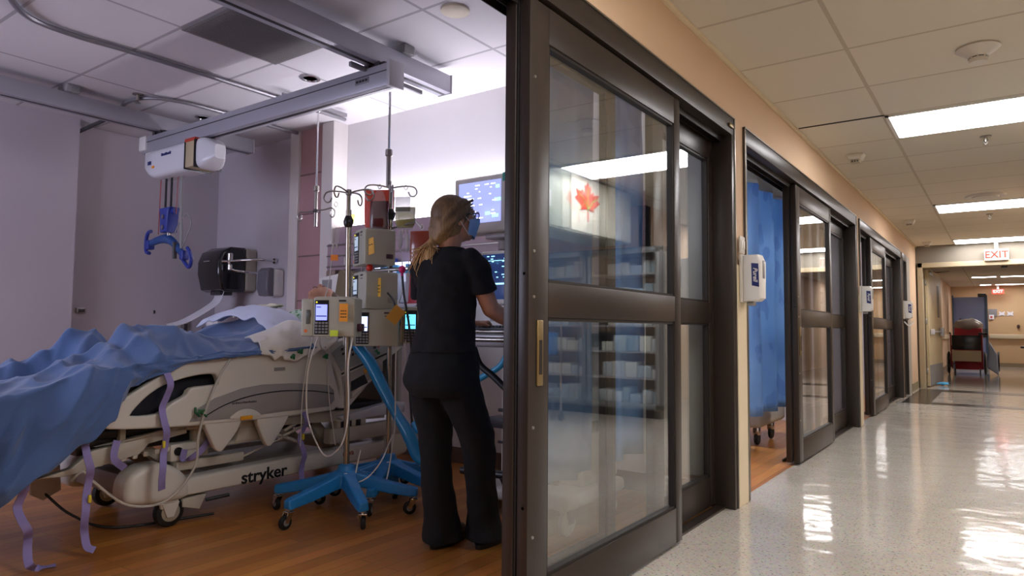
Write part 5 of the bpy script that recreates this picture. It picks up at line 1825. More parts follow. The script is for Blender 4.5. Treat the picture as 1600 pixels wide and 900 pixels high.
M_pump = mat('pump_shell', 'b9b8a6', .38, var=.02)
def pump(loc, rz, label, w=.235, h=.225, d=.16, screen='8088ee', scr=.8, face=True, s=1.0):
    """infusion pump, drawn facing -y with its door module on the left"""
    t = thing('infusion_pump', label, 'infusion pump', loc, R(rz), 'infusion pumps', world=False)
    b = BM(); prism(b, [(-w / 2, 0), (w / 2, 0), (w / 2, h - .012), (w / 2 - .02, h), (-w / 2 + .02, h), (-w / 2, h - .006)], -d / 2, d / 2, 'xz', .010, 3)
    body = obj('housing', b, M_pump, t)
    # tube door module at the left
    b = BM(); box(b, -w / 2 - .075, -w / 2 - .003, -d / 2 + .012, d / 2 - .02, .0, h - .012, .010, 3); dr = obj('channel_door', b, M_pump, t)
    b = BM(); box(b, -w / 2 - .045, -w / 2 - .02, -d / 2 + .006, -d / 2 + .014, .07, .15, .004); box(b, -w / 2 - .038, -w / 2 - .016, -d / 2 + .004, -d / 2 + .012, .11, .135, .004); obj('latch', b, mat('olive_grey', '62645a', .4), dr)
    b = BM(); cyl(b, (-w / 2 - .045, -d / 2 + .012, .032), .010, .004, 'y', 12); obj('orange_dot', b, mat('orange_dot', 'e87838', .5), dr)
    if face:
        y = -d / 2
        b = BM(); box(b, -w / 2 + .008, -w / 2 + .088, y - .004, y + .002, .012, h - .02, .004); f = obj('keypad_panel', b, M_blackp, body)
        b = BM(); box(b, -w / 2 + .016, -w / 2 + .08, y - .006, y - .003, .092, h - .045, .001); sc = obj('screen', b, mat('pump_screen_' + screen, screen, .3, emit=screen, estr=scr), f)
        b = BM(); box(b, -w / 2 + .018, -w / 2 + .078, y - .0068, y - .0058, .112, .118); box(b, -w / 2 + .02, -w / 2 + .045, y - .0068, y - .0058, h - .062, h - .057); obj('readout', b, mat('dark_readout', '30357a', .4), sc)
        b = BM()
        for i in range(4):
            for j in range(4):
                box(b, -w / 2 + .014 + i * .019, -w / 2 + .028 + i * .019, y - .0065, y - .003, .02 + j * .017, .031 + j * .017, .001)
        kb = obj('keys', b, mat('key_grey', '8f8f8f', .4), f); kb['kind'] = 'stuff'
        b = BM(); cyl(b, (-w / 2 + .02, y - .004, h - .032), .004, .004, 'y', 8); obj('indicator', b, mat('yellow_led', 'e0d020', .4, emit='e0d020', estr=1), f)
    b = BM(); box(b, w / 2 - .09, w / 2 - .05, -d / 2 - .002, -d / 2 + .001, h - .028, h - .018); box(b, w / 2 - .085, w / 2 - .06, -d / 2 - .002, -d / 2 + .001, h - .045, h - .040); obj('print', b, M_dgray, body)
    b = BM(); box(b, w / 2 - .002, w / 2 + .03, -.03, .03, .03, .075, .008)
    if rz < 0:
        bmesh.ops.translate(b, verts=b.verts, vec=(-.03, .06, .0))
    obj('clamp_knob', b, mat('plum_plastic', '4a2038', .4), t)
    return t


def note(loc, rz, w, h, m, label, lines=3, ry=0):
    t = thing('paper_tag', label, 'tag', loc, R(rz), 'orange and yellow paper tags', world=False)
    Rm = E(0, ry, 0)
    b = BM(); box(b, -w / 2, w / 2, -.001, 0, -h, 0); bmesh.ops.rotate(b, verts=b.verts, cent=(0, 0, 0), matrix=Rm); obj('card', b, m, t)
    if lines:
        b = BM()
        for k in range(lines):
            for q in range(3):
                box(b, -w * .36 + q * w * .25, -w * .17 + q * w * .25, -.0022, -.001, -h * (.38 + k * .17) - h * .05, -h * (.38 + k * .17))
        bmesh.ops.rotate(b, verts=b.verts, cent=(0, 0, 0), matrix=Rm); obj('print', b, M_blackp, t)
    return t


TURN = 36   # pumps on the stands are turned to face the viewer
pump((-1.765, 2.60, 1.005), 33, 'beige infusion pump with lilac blue screen alone on the left iv stand', screen='7c84ee')
note((-1.655, 2.545, 1.19), 26, .05, .10, mat('bright_orange_tag', 'f7a01c', .6), 'bright orange tag with dark print on the left stand pump')
b = BM(); cbox(b, (0, 0, 0), (.048, .002, .034)); place(b, (-1.705, 2.522, 1.025), E(0, 0, 26))
tag(obj('sticker', b, mat('lime_sticker', 'c8e030', .6), None), 'lime green sticker at the bottom of the left stand pump', 'sticker')
pump((-1.81, 2.965, .945), 33, 'beige infusion pump with bright screen, lowest of the stack on the right iv stand', w=.27, screen='b4c4f8', scr=1.0)
note((-1.60, 2.935, 1.175), 34, .075, .10, mat('amber_tag', 'e8b048', .6), 'blank amber tag tilted on the right edge of the lowest stacked pump', 0, 38)
pump((-1.86, 2.97, 1.172), -22, 'beige infusion pump turned sideways with a yellow tag, middle of the stack', w=.22, h=.23, d=.21, screen='a8b8c8', scr=.3)
note((-1.765, 2.905, 1.36), -14, .062, .115, mat('yellow_orange_tag', 'eebc40', .6), 'yellow orange printed tag on the middle stacked pump')
pump((-1.87, 2.97, 1.445), -24, 'beige infusion pump turned sideways, topmost of the stack under the bags', w=.2, h=.225, d=.20, screen='a8b8c8', scr=.3)
note((-1.80, 2.86, 1.60), -10, .085, .10, mat('amber_tag', 'e8b048', .6), 'amber label hanging below the blood bag, in front of the topmost pump', 1, -8)
pump((-1.60, 3.12, .96), 30, 'beige infusion pump with cyan screen half hidden behind the nurse', w=.2, screen='58b8e0', scr=1.0)
for z, w_ in ((1.415, 'upper'), (1.15, 'lower')):
    b = BM(); box(b, -2.06, -1.66, 3.05, 3.09, z, z + .022, .005)
    tag(obj('pump_bracket', b, M_steel, None), w_ + ' steel cross bracket between the pumps stacked on the right stand', 'bracket')
for x, y, z, m, lab in ((-1.62, 2.96, 1.41, mat('magenta_cap', 'e02878', .4), 'bright magenta round cap hanging in front of the canisters'), (-1.84, 2.90, 1.425, mat('red_cap', 'd83020', .4), 'small red cap standing between the two sideways pumps')):
    b = BM(); ball(b, (x, y, z), (.022, .022, .024), 12); cyl(b, (x, y, z - .025), .008, .03, 'z', 8)
    tag(obj('round_marker', b, m, None), lab, 'cap')


# bags
def bag(name, top, w, h, d, m, fluid, level, label, cat='iv bag', rz=30, grp=None, taper=.75, cap=None, inset=.94, bot=.33):
    t = thing(name, label, cat, top, R(rz), grp, world=False)

    def shape(bm, w, h, d, z0, taper):
        rings = []
        for k in range(13):
            f = k / 12
            z = z0 - f * h
            ww = w * (taper + (1 - taper) * min(1, math.sin(min(f * 1.5, 1) * PI / 2))) * (1 if f < .72 else 1 - bot * ((f - .72) / .28) ** 1.6)
            dd = d * (math.sin(min(1, f * 1.15) * PI) ** .6 * .9 + .08 if f < .99 else .1)
            dd = d * max(.12, math.sin(PI * (f ** .75)))
            rings.append([bm.verts.new((ww / 2 * math.copysign(abs(math.cos(a)) ** .55, math.cos(a)), dd / 2 * math.sin(a), z)) for a in [2 * PI * q / 20 for q in range(20)]])
        for A, C in zip(rings, rings[1:]):
            for q in range(20):
                bm.faces.new((A[q], A[(q + 1) % 20], C[(q + 1) % 20], C[q]))
        bm.faces.new(rings[0][::-1]); bm.faces.new(rings[-1])
        bmesh.ops.recalc_face_normals(bm, faces=bm.faces)
    b = BM(); shape(b, w, h, d, -.02, taper); sk = obj('skin', b, m, t, 60)
    if fluid is not None:
        b = BM(); shape(b, w * inset, h * level, d * .9, -.02 - h * (1 - level) + h * .04, 1.0); obj('fluid', b, fluid, sk, 60)
    b = BM(); tube(b, [(0, 0, .02), (-.012, 0, .005), (0, 0, -.012), (.012, 0, .005), (0, 0, .02)], .0025, 6, smooth=4)
    cyl(b, (-.012, 0, -h - .035), .006, .03, 'z', 8); cyl(b, (.012, 0, -h - .032), .005, .022, 'z', 8)
    obj('port', b, M_offw, t)
    return t


M_clear = mat('clear_bag_film', 'c9c9c2', .15, alpha=.2, coat=.3)
bag('pressure_bag', (-2.0, 3.12, 1.985), .20, .29, .06, mat('orange_red_nylon', 'c8452a', .55, bump=.2, bscale=80), None, 0, 'orange red pressure bag behind the clear blood bag on the right stand', 'pressure bag', taper=1.0)
bag('iv_bag', (-1.86, 2.99, 1.945), .125, .31, .05, M_clear, mat('dark_blood', '592622', .2), .74, 'clear bag of dark red blood hanging at the top of the right stand', grp='hanging bags', taper=.35, bot=.75)
bag('iv_bag', (-1.69, 3.05, 1.93), .135, .24, .05, M_clear, mat('yellow_fluid', 'a8a465', .2, alpha=.85), .55, 'clear bag with yellow fluid hanging on the right hook of the right stand', grp='hanging bags', taper=.85)
b = BM(); box(b, -1.745, -1.64, 3.015, 3.025, 1.78, 1.87, .002, rot=E(0, 0, 30))
tag(obj('bag_label', b, mat('grey_film_print', '66675c', .5, alpha=.4), None), 'grey printed label on the yellow fluid bag', 'label')
bag('iv_bag', (-1.95, 2.72, 1.80), .06, .22, .025, M_clear, None, 0, 'small nearly empty clear bag hanging on the left stand', grp='hanging bags', taper=.5)
bag('brown_light_bag', (-1.50, 3.0, 1.66), .15, .235, .03, mat('brown_plastic_film', '8a3a22', .22, coat=.5, var=.12, vscale=12), None, 0, 'opaque red brown bag hanging right behind the nurse ponytail', 'light protection bag', rz=20, taper=1.0)
b = BM(); cbox(b, (-1.93, 2.70, 1.475), (.045, .002, .035), rot=E(0, 0, 30))
tag(obj('sticker', b, mat('orange_flag', 'f08820', .6), None), 'small orange sticker flag on the line left of the left iv stand', 'sticker')
b = BM(); tube(b, [(-1.55, 3.0, 1.70), (-1.50, 3.0, 1.66)], .006, 6); tube(b, [(-1.84, 3.07, 1.69), (-1.70, 3.05, 1.70), (-1.55, 3.0, 1.70)], .007, 8, smooth=3)
tag(obj('side_hook_arm', b, M_steel, None), 'thin steel side arm that carries the brown bag', 'hook')
for x, z0, z1, lab in ((-1.70, 1.66, 1.55, 'clear drip chamber under the yellow fluid bag'), (-1.64, 1.64, 1.50, 'second clear drip chamber right of the pump stack')):
    b = BM(); lathe(b, [(.004, 0), (.012, -.01), (.014, -.04), (.014, -.09), (.006, -.11), (.003, -.12)], (x, 3.02, z0), 'z', 14)
    tag(obj('drip_chamber', b, mat('clear_hard_plastic', 'd8dcdc', .1, alpha=.5), None), lab, 'drip chamber', 'drip chambers')

# lines
M_line = mat('clear_line', 'd6d4cc', .2, alpha=.8)
LN = [('white looping line hanging between the two stands down to the bed frame level', [(-1.93, 2.60, 1.02), (-2.02, 2.60, .80), (-2.02, 2.60, .55), (-1.92, 2.60, .38), (-1.80, 2.58, .33), (-1.68, 2.58, .42), (-1.66, 2.60, .60), (-1.67, 2.6, .85), (-1.66, 2.62, 1.0)], .0045, 'f0eee8'),
      ('clear line hanging straight down left of the left stand', [(-1.95, 2.70, 1.55), (-1.97, 2.70, 1.35), (-2.0, 2.68, 1.2), (-2.02, 2.64, 1.05), (-2.06, 2.6, .7), (-2.1, 2.62, .35)], .003, 'cfcdc6'),
      ('clear line from the left pump to the bed sheet', [(-1.95, 2.62, 1.10), (-2.0, 2.66, .98), (-2.08, 2.74, .93), (-2.10, 2.80, .88), (-2.09, 2.82, .6), (-2.0, 2.8, .34)], .003, 'cfcdc6'),
      ('thin line dropping behind the right stand to its base', [(-1.70, 3.0, .96), (-1.68, 2.98, .7), (-1.66, 2.96, .45), (-1.60, 2.85, .2), (-1.58, 2.8, .17)], .004, 'd8d4c8'),
      ('second thin line in the bundle right of the right stand', [(-1.62, 3.0, .98), (-1.63, 3.02, .75), (-1.60, 3.05, .5), (-1.58, 3.1, .22)], .004, 'c8c4ba'),
      ('third thin line in the bundle right of the right stand', [(-1.57, 3.02, .98), (-1.60, 3.02, .82), (-1.56, 3.05, .6), (-1.55, 3.1, .3)], .004, 'e0ded8'),
      ('clear line from the yellow fluid bag to the pumps', [(-1.70, 3.02, 1.55), (-1.66, 3.0, 1.45), (-1.65, 3.0, 1.3), (-1.68, 2.98, 1.18)], .003, 'd8d8d4'),
      ('clear line from the blood bag to the topmost pump', [(-1.87, 3.0, 1.64), (-1.90, 2.98, 1.58), (-1.95, 2.95, 1.5), (-1.98, 2.95, 1.3), (-1.97, 2.94, 1.12)], .003, 'd8b8b0'),
      ('thin loop of line low beside the blue bases', [(-1.72, 2.75, .35), (-1.70, 2.70, .24), (-1.66, 2.66, .19), (-1.60, 2.70, .22), (-1.58, 2.78, .30), (-1.62, 2.9, .42)], .004, 'd8d4c8')]
for lab, P, r_, c_ in LN:
    b = BM(); tube(b, P, r_, 6, smooth=6)
    tag(obj('iv_line', b, mat('line_' + c_, c_, .3), None), lab, 'tube', 'thin iv lines')
b = BM(); tube(b, [(-1.62, 2.96, 1.38), (-1.61, 2.97, 1.25), (-1.58, 2.98, 1.1), (-1.57, 3.0, .9), (-1.60, 3.02, .7), (-1.60, 3.05, .45)], .007, 8, smooth=6)
tag(obj('sensor_cable', b, M_dgray, None), 'dark grey cable hanging down from the magenta cap', 'cable')
b = BM(); tube(b, [(-1.73, 2.95, 1.27), (-1.66, 2.93, 1.22), (-1.63, 2.94, 1.12)], .006, 8, smooth=5)
tag(obj('power_lead', b, M_dgray, None), 'short dark lead curving at the lowest stacked pump', 'cable')
# blue hose sweeping down behind the stands and up to the bed unit
M_hose = mat('turquoise_hose', '2a92cc', .3, alpha=.9, coat=.3)
b = BM(); tube(b, [(-2.06, 2.95, 1.02), (-2.0, 2.97, .93), (-1.92, 2.99, .84), (-1.82, 3.0, .70), (-1.70, 3.0, .55), (-1.58, 3.0, .42), (-1.50, 3.0, .30), (-1.42, 3.02, .28), (-1.38, 3.1, .36)], [.022, .036, .040, .038, .03, .04, .036, .03, .024], 12, smooth=7)
tag(obj('warming_hose', b, M_hose, None), 'wide turquoise plastic hose sweeping down between the iv stands and the nurse', 'hose')
b = BM(); tube(b, [(-1.52, 2.98, .50), (-1.47, 2.98, .46), (-1.40, 3.0, .50), (-1.34, 3.05, .54)], [.02, .028, .03, .02], 12, smooth=6)
tag(obj('warming_hose_branch', b, M_hose, None), 'short turquoise hose branch beside the nurse left leg', 'hose')
b = BM(); lathe(b, [(.10, 0), (.12, .02), (.10, .05), (0, .06)], (-1.98, 3.02, .13), 'z', 16)
b.free()
b = BM(); prism(b, [(-2.02, 3.02), (-1.80, 3.00), (-1.84, 3.14), (-2.0, 3.16)], .20, .215, 'xy', .003)
for v in b.verts: v.co.z += (v.co.x + 1.9) * -.25
b.free()
# ================================================================= nurse
M_scrub = mat('black_scrub_fabric', '08080a', .9, bump=.2, bscale=260)
M_shoe = mat('black_shoe_leather', '0c0c0e', .3)
NX, NY = -.86, 2.50


def loft(bm, rings, seg=28, pw=1.0):
    """rings of (x, y, z, rx, ry) stacked into a closed body"""
    RR = []
    P = [Vector((r[0], r[1], r[2])) for r in rings]
    n = len(rings)
    for i in range(n - 1):
        for k in range(4):
            t = k / 4
            a, b_, c, d_ = rings[max(i - 1, 0)], rings[i], rings[i + 1], rings[min(i + 2, n - 1)]
            RR.append([.5 * (2 * b_[j] + (c[j] - a[j]) * t + (2 * a[j] - 5 * b_[j] + 4 * c[j] - d_[j]) * t * t + (3 * b_[j] - a[j] - 3 * c[j] + d_[j]) * t ** 3) for j in range(5)])
    RR.append(list(rings[-1]))
    V = []
    for x, y, z, rx, ry in RR:
        V.append([bm.verts.new((x + rx * math.copysign(abs(math.cos(a)) ** pw, math.cos(a)), y + ry * math.copysign(abs(math.sin(a)) ** pw, math.sin(a)), z))
                  for a in [2 * PI * k / seg for k in range(seg)]])
    for A, C in zip(V, V[1:]):
        for k in range(seg):
            bm.faces.new((A[k], A[(k + 1) % seg], C[(k + 1) % seg], C[k]))
    bm.faces.new(V[0][::-1]); bm.faces.new(V[-1])
    return bm


def wrinkle(bm, amp, sc, seed=0, stretch=(1, 1, 1)):
    bm.normal_update()
    for v in bm.verts:
        p = Vector((v.co.x * sc * stretch[0], v.co.y * sc * stretch[1], v.co.z * sc * stretch[2] + seed))
        v.co += v.normal * amp * noise.noise(p)
    return bm


ns = thing('person', 'nurse seen from behind in black scrubs with blond ponytail, glasses and blue face mask', 'person', (NX, NY, 0), R(4), world=False)
HD = Vector((.012, .045, 1.592))
HR = E(0, 0, -33)                       # head turned to her right
def H(x, y, z):
    return HD + HR @ Vector((x, y, z))


def hand(bm, w, d, side):
    """palm and five fingers lying on the keys; w wrist, d forward direction, side +1 right hand"""
    w, d = Vector(w), Vector(d).normalized()
    s = d.cross(Vector((0, 0, 1))).normalized()          # towards her right
    up = Vector((0, 0, 1))
    P = w + d * .05 + up * -.004
    tube(bm, [w, w + d * .03, w + d * .085], [.024, .034, .036], 14, flat=.42, up=s, smooth=3)
    for q, (off, L) in enumerate(((-.028, .066), (-.009, .078), (.010, .074), (.028, .058))):
        k = off * side * -1
        a = w + d * .078 + s * k
        limb(bm, [a, a + d * (L * .42) + up * .010 + s * k * .12, a + d * (L * .75) + up * -.002 + s * k * .2, a + d * (L * .92) + up * -.018 + s * k * .2], [.0095, .009, .0083, .0075], 8, 3)
    a = w + d * .025 - s * side * .024
    limb(bm, [a, a + d * .028 - s * side * .022 + up * -.004, a + d * .058 - s * side * .026 + up * -.012], [.013, .0108, .009], 8, 3)


b = BM()
# skull, jaw, face
ball(b, HD + Vector((0, 0, .01)), (.074, .092, .100), 24, HR)
ball(b, H(0, .022, -.035), (.060, .072, .078), 20, HR)
ball(b, H(0, .066, -.082), (.026, .022, .020), 12, HR)                      # chin
limb(b, [H(0, .088, .018), H(0, .104, -.012)], [.009, .0135], 10, 0)           # nose
ball(b, H(0, .082, .04), (.045, .014, .016), 12, HR)                        # brow
ball(b, H(0, .090, -.045), (.022, .008, .009), 10, HR)                      # lips
for s in (-1, 1):
    ball(b, H(s * .034, .068, -.018), (.022, .018, .018), 12, HR)           # cheeks
    ball(b, H(s * .076, -.002, -.01), (.010, .020, .032), 12, HR)           # ears
# neck and trunk
limb(b, [H(0, -.012, -.06), (.005, .015, 1.46), (0, 0, 1.40)], [.052, .052, .062], 18)
loft(b, [(0, -.01, .80, .13, .105), (0, -.01, .95, .125, .095), (0, .0, 1.08, .115, .085), (0, .0, 1.22, .135, .095), (0, -.005, 1.33, .15, .095), (0, -.005, 1.39, .14, .075), (0, 0, 1.43, .08, .055)])
# arms and hands
limb(b, [(.150, 0, 1.375), (.180, .03, 1.27), (.198, .085, 1.155)], [.048, .048, .041], 16)
limb(b, [(.198, .085, 1.155), (.20, .18, 1.12), (.175, .305, 1.088)], [.043, .040, .026], 16)
hand(b, (.175, .305, 1.088), (-.25, 1, -.04), 1)
limb(b, [(-.155, 0, 1.385), (-.195, .05, 1.26), (-.20, .11, 1.15)], [.052, .047, .039], 16)
limb(b, [(-.20, .11, 1.15), (-.15, .21, 1.115), (-.075, .31, 1.088)], [.041, .038, .025], 16)
hand(b, (-.075, .31, 1.088), (.12, 1, -.04), -1)
# legs and feet
LEGS = {-1: [(-.085, 0, .84), (-.085, .005, .66), (-.075, .03, .48), (-.07, .055, .28), (-.065, .075, .09)],
        1: [(.085, 0, .84), (.11, .03, .66), (.13, .09, .48), (.12, .14, .28), (.105, .19, .09)]}
for s in (-1, 1):
    limb(b, LEGS[s], [.085, .075, .055, .05, .034], 16)
    a = Vector(LEGS[s][-1])
    limb(b, [a + Vector((0, -.02, -.045)), a + Vector((s * .01, .06, -.055)), a + Vector((s * .02, .16, -.065))], [.034, .036, .026], 12)
obj('body', remeshed(b, .0042, 2, .4), M_skin, ns, 180)

# scrub top: trunk and short sleeves in one surface
b = BM()
loft(b, [(0, -.015, .945, .172, .142), (0, -.012, 1.0, .158, .128), (0, -.004, 1.08, .148, .115), (0, 0, 1.18, .155, .118), (0, -.005, 1.28, .172, .122), (0, -.010, 1.36, .178, .108), (0, -.006, 1.41, .150, .082), (0, .0, 1.445, .085, .062)], 32)
tube(b, [(.125, 0, 1.38), (.160, .01, 1.33), (.180, .032, 1.26), (.184, .042, 1.232)], [.066, .067, .064, .066], 18, smooth=4)
tube(b, [(-.13, 0, 1.385), (-.165, .02, 1.33), (-.196, .05, 1.245), (-.20, .062, 1.215)], [.066, .067, .064, .064], 18, smooth=4)
ball(b, (.135, 0, 1.372), (.066, .070, .066), 16); ball(b, (-.135, 0, 1.372), (.066, .070, .066), 16)
q = remeshed(b, .007, 4)
wrinkle(q, .014, 7, 3, (1, 1, 2.2)); wrinkle(q, .006, 18, 1)
top = obj('scrub_top', q, M_scrub, ns, 180)
# trousers
b = BM()
loft(b, [(0, -.025, .74, .165, .14), (0, -.035, .80, .188, .165), (0, -.03, .88, .183, .155), (0, -.018, .96, .16, .128), (0, -.012, 1.0, .15, .12)], 32)
for s in (-1, 1):
    L = LEGS[s]
    tube(b, [(s * .085, -.02, .80), (L[1][0], L[1][1], .66), (L[2][0], L[2][1], .50), (L[3][0], L[3][1] - .01, .28), (L[4][0], L[4][1] - .005, .12), (L[4][0] + s * .004, L[4][1] + .005, .035)],
         [.108, .096, .080, .076, .086, .098], 20, smooth=5)
q = remeshed(b, .008, 4)
wrinkle(q, .012, 6, 8, (1, 1, .8)); wrinkle(q, .006, 15, 5)
for v in q.verts:
    v.co.z = max(v.co.z, .022)
obj('trousers', q, M_scrub, ns, 180)
for s in (-1, 1):
    a = Vector(LEGS[s][-1])
    b = BM()
    limb(b, [a + Vector((0, -.035, -.045)), a + Vector((s * .01, .06, -.045)), a + Vector((s * .02, .18, -.055))], [.040, .045, .034], 14)
    q = remeshed(b, .006, 3)
    for v in q.verts:
        v.co.z = max(v.co.z, .014)
    sh = obj('shoe', q, M_shoe, ns, 180)
    b = BM()
    loft(b, [(a.x + s * .008, a.y + .07, .0, .042, .145), (a.x + s * .008, a.y + .07, .022, .044, .148)], 24)
    obj('sole', b, M_black, sh)

# hair
hm = mat('ombre_hair', '6b4f33', .5, spec=.4)
nt = hm.node_tree
bs = nt.nodes['Principled BSDF']
tc_ = nt.nodes.new('ShaderNodeTexCoord')
sp = nt.nodes.new('ShaderNodeSeparateXYZ')
mr = nt.nodes.new('ShaderNodeMapRange'); mr.inputs[1].default_value = 1.60; mr.inputs[2].default_value = 1.36
cr = nt.nodes.new('ShaderNodeValToRGB')
cr.color_ramp.elements[0].color = lin('6a533a'); cr.color_ramp.elements[1].color = lin('c49c66')
mp = nt.nodes.new('ShaderNodeMapping'); mp.inputs['Scale'].default_value = (1, 1, .10)
nz = nt.nodes.new('ShaderNodeTexNoise'); nz.inputs['Scale'].default_value = 95; nz.inputs['Detail'].default_value = 4
ad = nt.nodes.new('ShaderNodeMath'); ad.operation = 'MULTIPLY_ADD'; ad.inputs[1].default_value = 1.1; 
sb_ = nt.nodes.new('ShaderNodeMath'); sb_.operation = 'SUBTRACT'; sb_.inputs[1].default_value = .5
bp = nt.nodes.new('ShaderNodeBump'); bp.inputs['Strength'].default_value = .5; bp.inputs['Distance'].default_value = .006
nt.links.new(tc_.outputs['Object'], sp.inputs[0]); nt.links.new(sp.outputs[2], mr.inputs[0])
nt.links.new(tc_.outputs['Object'], mp.inputs[0]); nt.links.new(mp.outputs[0], nz.inputs['Vector'])
nt.links.new(nz.outputs['Fac'], sb_.inputs[0]); nt.links.new(sb_.outputs[0], ad.inputs[0]); nt.links.new(mr.outputs[0], ad.inputs[2])
nt.links.new(ad.outputs[0], cr.inputs[0]); nt.links.new(cr.outputs[0], bs.inputs['Base Color'])
nt.links.new(nz.outputs['Fac'], bp.inputs['Height']); nt.links.new(bp.outputs[0], bs.inputs['Normal'])
b = BM()
ball(b, H(0, -.024, .022), (.090, .102, .100), 24, HR)
ball(b, H(0, -.046, -.03), (.086, .082, .088), 20, HR)
ball(b, H(0, -.070, -.075), (.060, .056, .062), 18, HR)
for s in (-1, 1):
    tube(b, [H(s * .03, .055, .082), H(s * .070, .025, .045), H(s * .084, -.02, .0), H(s * .062, -.075, -.06), H(s * .02, -.10, -.105)], [.016, .022, .022, .024, .02], 12, smooth=4)
    tube(b, [H(s * .012, .05, .092), H(s * .06, .01, .075), H(s * .080, -.05, .02), H(s * .05, -.09, -.05), H(s * .01, -.105, -.10)], [.014, .02, .02, .02, .02], 12, smooth=4)
TB = H(0, -.108, -.115)
tube(b, [H(0, -.09, -.06), TB], [.05, .024], 12)
for q, (dx, dy, dz, r0) in enumerate(((.0, -.04, -.15, .020), (.03, -.03, -.13, .016), (-.03, -.035, -.12, .016), (-.075, -.03, -.085, .014), (.012, -.05, -.165, .013), (-.05, -.04, -.13, .013), (-.095, -.02, -.05, .010), (.05, -.02, -.10, .010))):
    tube(b, [TB + Vector((0, 0, .02)), TB + Vector((dx * .35, dy * .8, dz * .3)), TB + Vector((dx * .9, dy, dz * .75)), TB + Vector((dx * 1.25, dy * .7, dz))], [r0 * 1.0, r0 * 1.15, r0 * .8, r0 * .3], 8, smooth=5)
q = remeshed(b, .005, 6, .5)
hr = obj('hair', q, hm, ns, 180)
b = BM()
rs = random.Random(11)
for k in range(34):      # loose strands
    a = rs.uniform(-1, 1)
    o_ = Vector((rs.uniform(-.012, .012), rs.uniform(-.012, .012), 0))
    e = TB + Vector((-.03 + a * .09, -.03 + rs.uniform(-.03, .03), -.05 - rs.random() * .13))
    tube(b, [TB + o_, TB + o_ + Vector((a * .03, -.045, -.03)), e + Vector((0, -.012, .03)), e], [.0028, .0028, .002, .0008], 5, smooth=4)
for k in range(26):
    s = rs.choice((-1, 1)); z = rs.uniform(-.05, .08)
    tube(b, [H(s * (.035 + .03 * rs.random()), .07, z * .6 + .055), H(s * .088, .0, z * .7 + .01), H(s * .070, -.085, z * .5 - .05), H(s * .01, -.122, -.10)], [.0022, .003, .003, .002], 5, smooth=5)
obj('loose_strands', b, hm, hr, 180)['kind'] = 'stuff'
b = BM(); lathe(b, [(.020, -.012), (.026, -.006), (.027, .006), (.021, .012)], TB, 'z', 16); obj('hair_tie', b, mat('brown_elastic', '5a3a22', .7), hr)
# glasses and mask
b = BM()
for s in (-1, 1):
    pts = [H(s * (.033 + .026 * math.cos(a)), .102, .020 + .019 * math.sin(a)) for a in [2 * PI * k / 20 for k in range(20)]]
    tube(b, pts, .0026, 6, closed=True)
    tube(b, [H(s * .060, .100, .026), H(s * .076, .085, .026), H(s * .080, .0, .012)], .0026, 6)
tube(b, [H(-.008, .104, .022), H(0, .106, .026), H(.008, .104, .022)], .0024, 6)
gl = obj('glasses', b, M_blackp, ns)
b = BM()
for s in (-1, 1):
    ball(b, H(s * .033, .101, .020), (.024, .002, .017), 14, HR)
obj('lens', b, mat('spectacle_lens', 'dfe6ea', .05, alpha=.25), gl)
mm = mat('mask_blue', '8fb4dc', .75, bump=.2, bscale=90)
b = BM()
def mask_pt(u, v):
    a = (u - .5) * 2.3
    r = .088 + .012 * math.cos(a) - .010 * v + (.022 * math.exp(-(a * 2.6) ** 2) * (1 - abs(v - .25)))
    zz = -.002 - v * .092 * (1 - .22 * abs(math.sin(a))) + .016 * math.cos(a) * (1 - v) - .012 * abs(math.sin(a)) * (1 - v)
    zz += .0025 * math.sin(v * 22)
    return H(r * math.sin(a) * .84, r * math.cos(a) + .012 - .006 * v, zz)
sheet(b, mask_pt, 36, 20, .002)
mk = obj('face_mask', b, mm, ns, 180)
b = BM()
for s in (-1, 1):
    tube(b, [H(s * .070, .048, -.015), H(s * .084, .012, .01), H(s * .086, -.012, .004)], .0016, 6, smooth=4)
    tube(b, [H(s * .062, .052, -.085), H(s * .080, .018, -.05), H(s * .086, -.012, -.012)], .0016, 6, smooth=4)
obj('ear_loop', b, M_whitep, mk)
for s in (-1, 1):
    b = BM(); ball(b, H(s * .031, .080, .020), (.012, .010, .008), 12, HR)
    e = obj('eye', b, mat('eye_white', 'e8e4de', .2), ns)
    b = BM(); ball(b, H(s * .033, .087, .020), (.005, .004, .005), 10, HR); obj('iris', b, mat('iris', '3a4a50', .2), e)
# ================================================================= computer workstation by the door post
ws = thing('computer_workstation', 'white wheeled computer workstation in front of the nurse, partly behind the door post', 'workstation', (-.78, 3.25, 0))
b = BM(); box(b, -1.08, -.46, 2.97, 3.62, .14, .22, .03, 3); box(b, -1.05, -.5, 3.2, 3.6, .22, .93, .02, 3); obj('cabinet', b, M_offw, ws)
b = BM(); box(b, -1.06, -.50, 3.19, 3.2, .58, .60, .002); box(b, -1.06, -.5, 3.19, 3.2, .40, .415, .002); box(b, -1.07, -.48, 3.1, 3.6, .50, .56, .01); obj('drawer_gap', b, M_dgray, ws)
b = BM(); box(b, -1.12, -.48, 2.86, 3.5, .96, 1.035, .015, 3); obj('worktop', b, mat('cart_worktop', 'a9a6a8', .3, .2), ws)
b = BM(); box(b, -1.13, -.47, 2.85, 3.15, 1.035, 1.05, .006); tube(b, [(-1.13, 2.86, 1.0), (-.47, 2.86, 1.0)], .014, 10); obj('edge_rail', b, M_steel, ws)
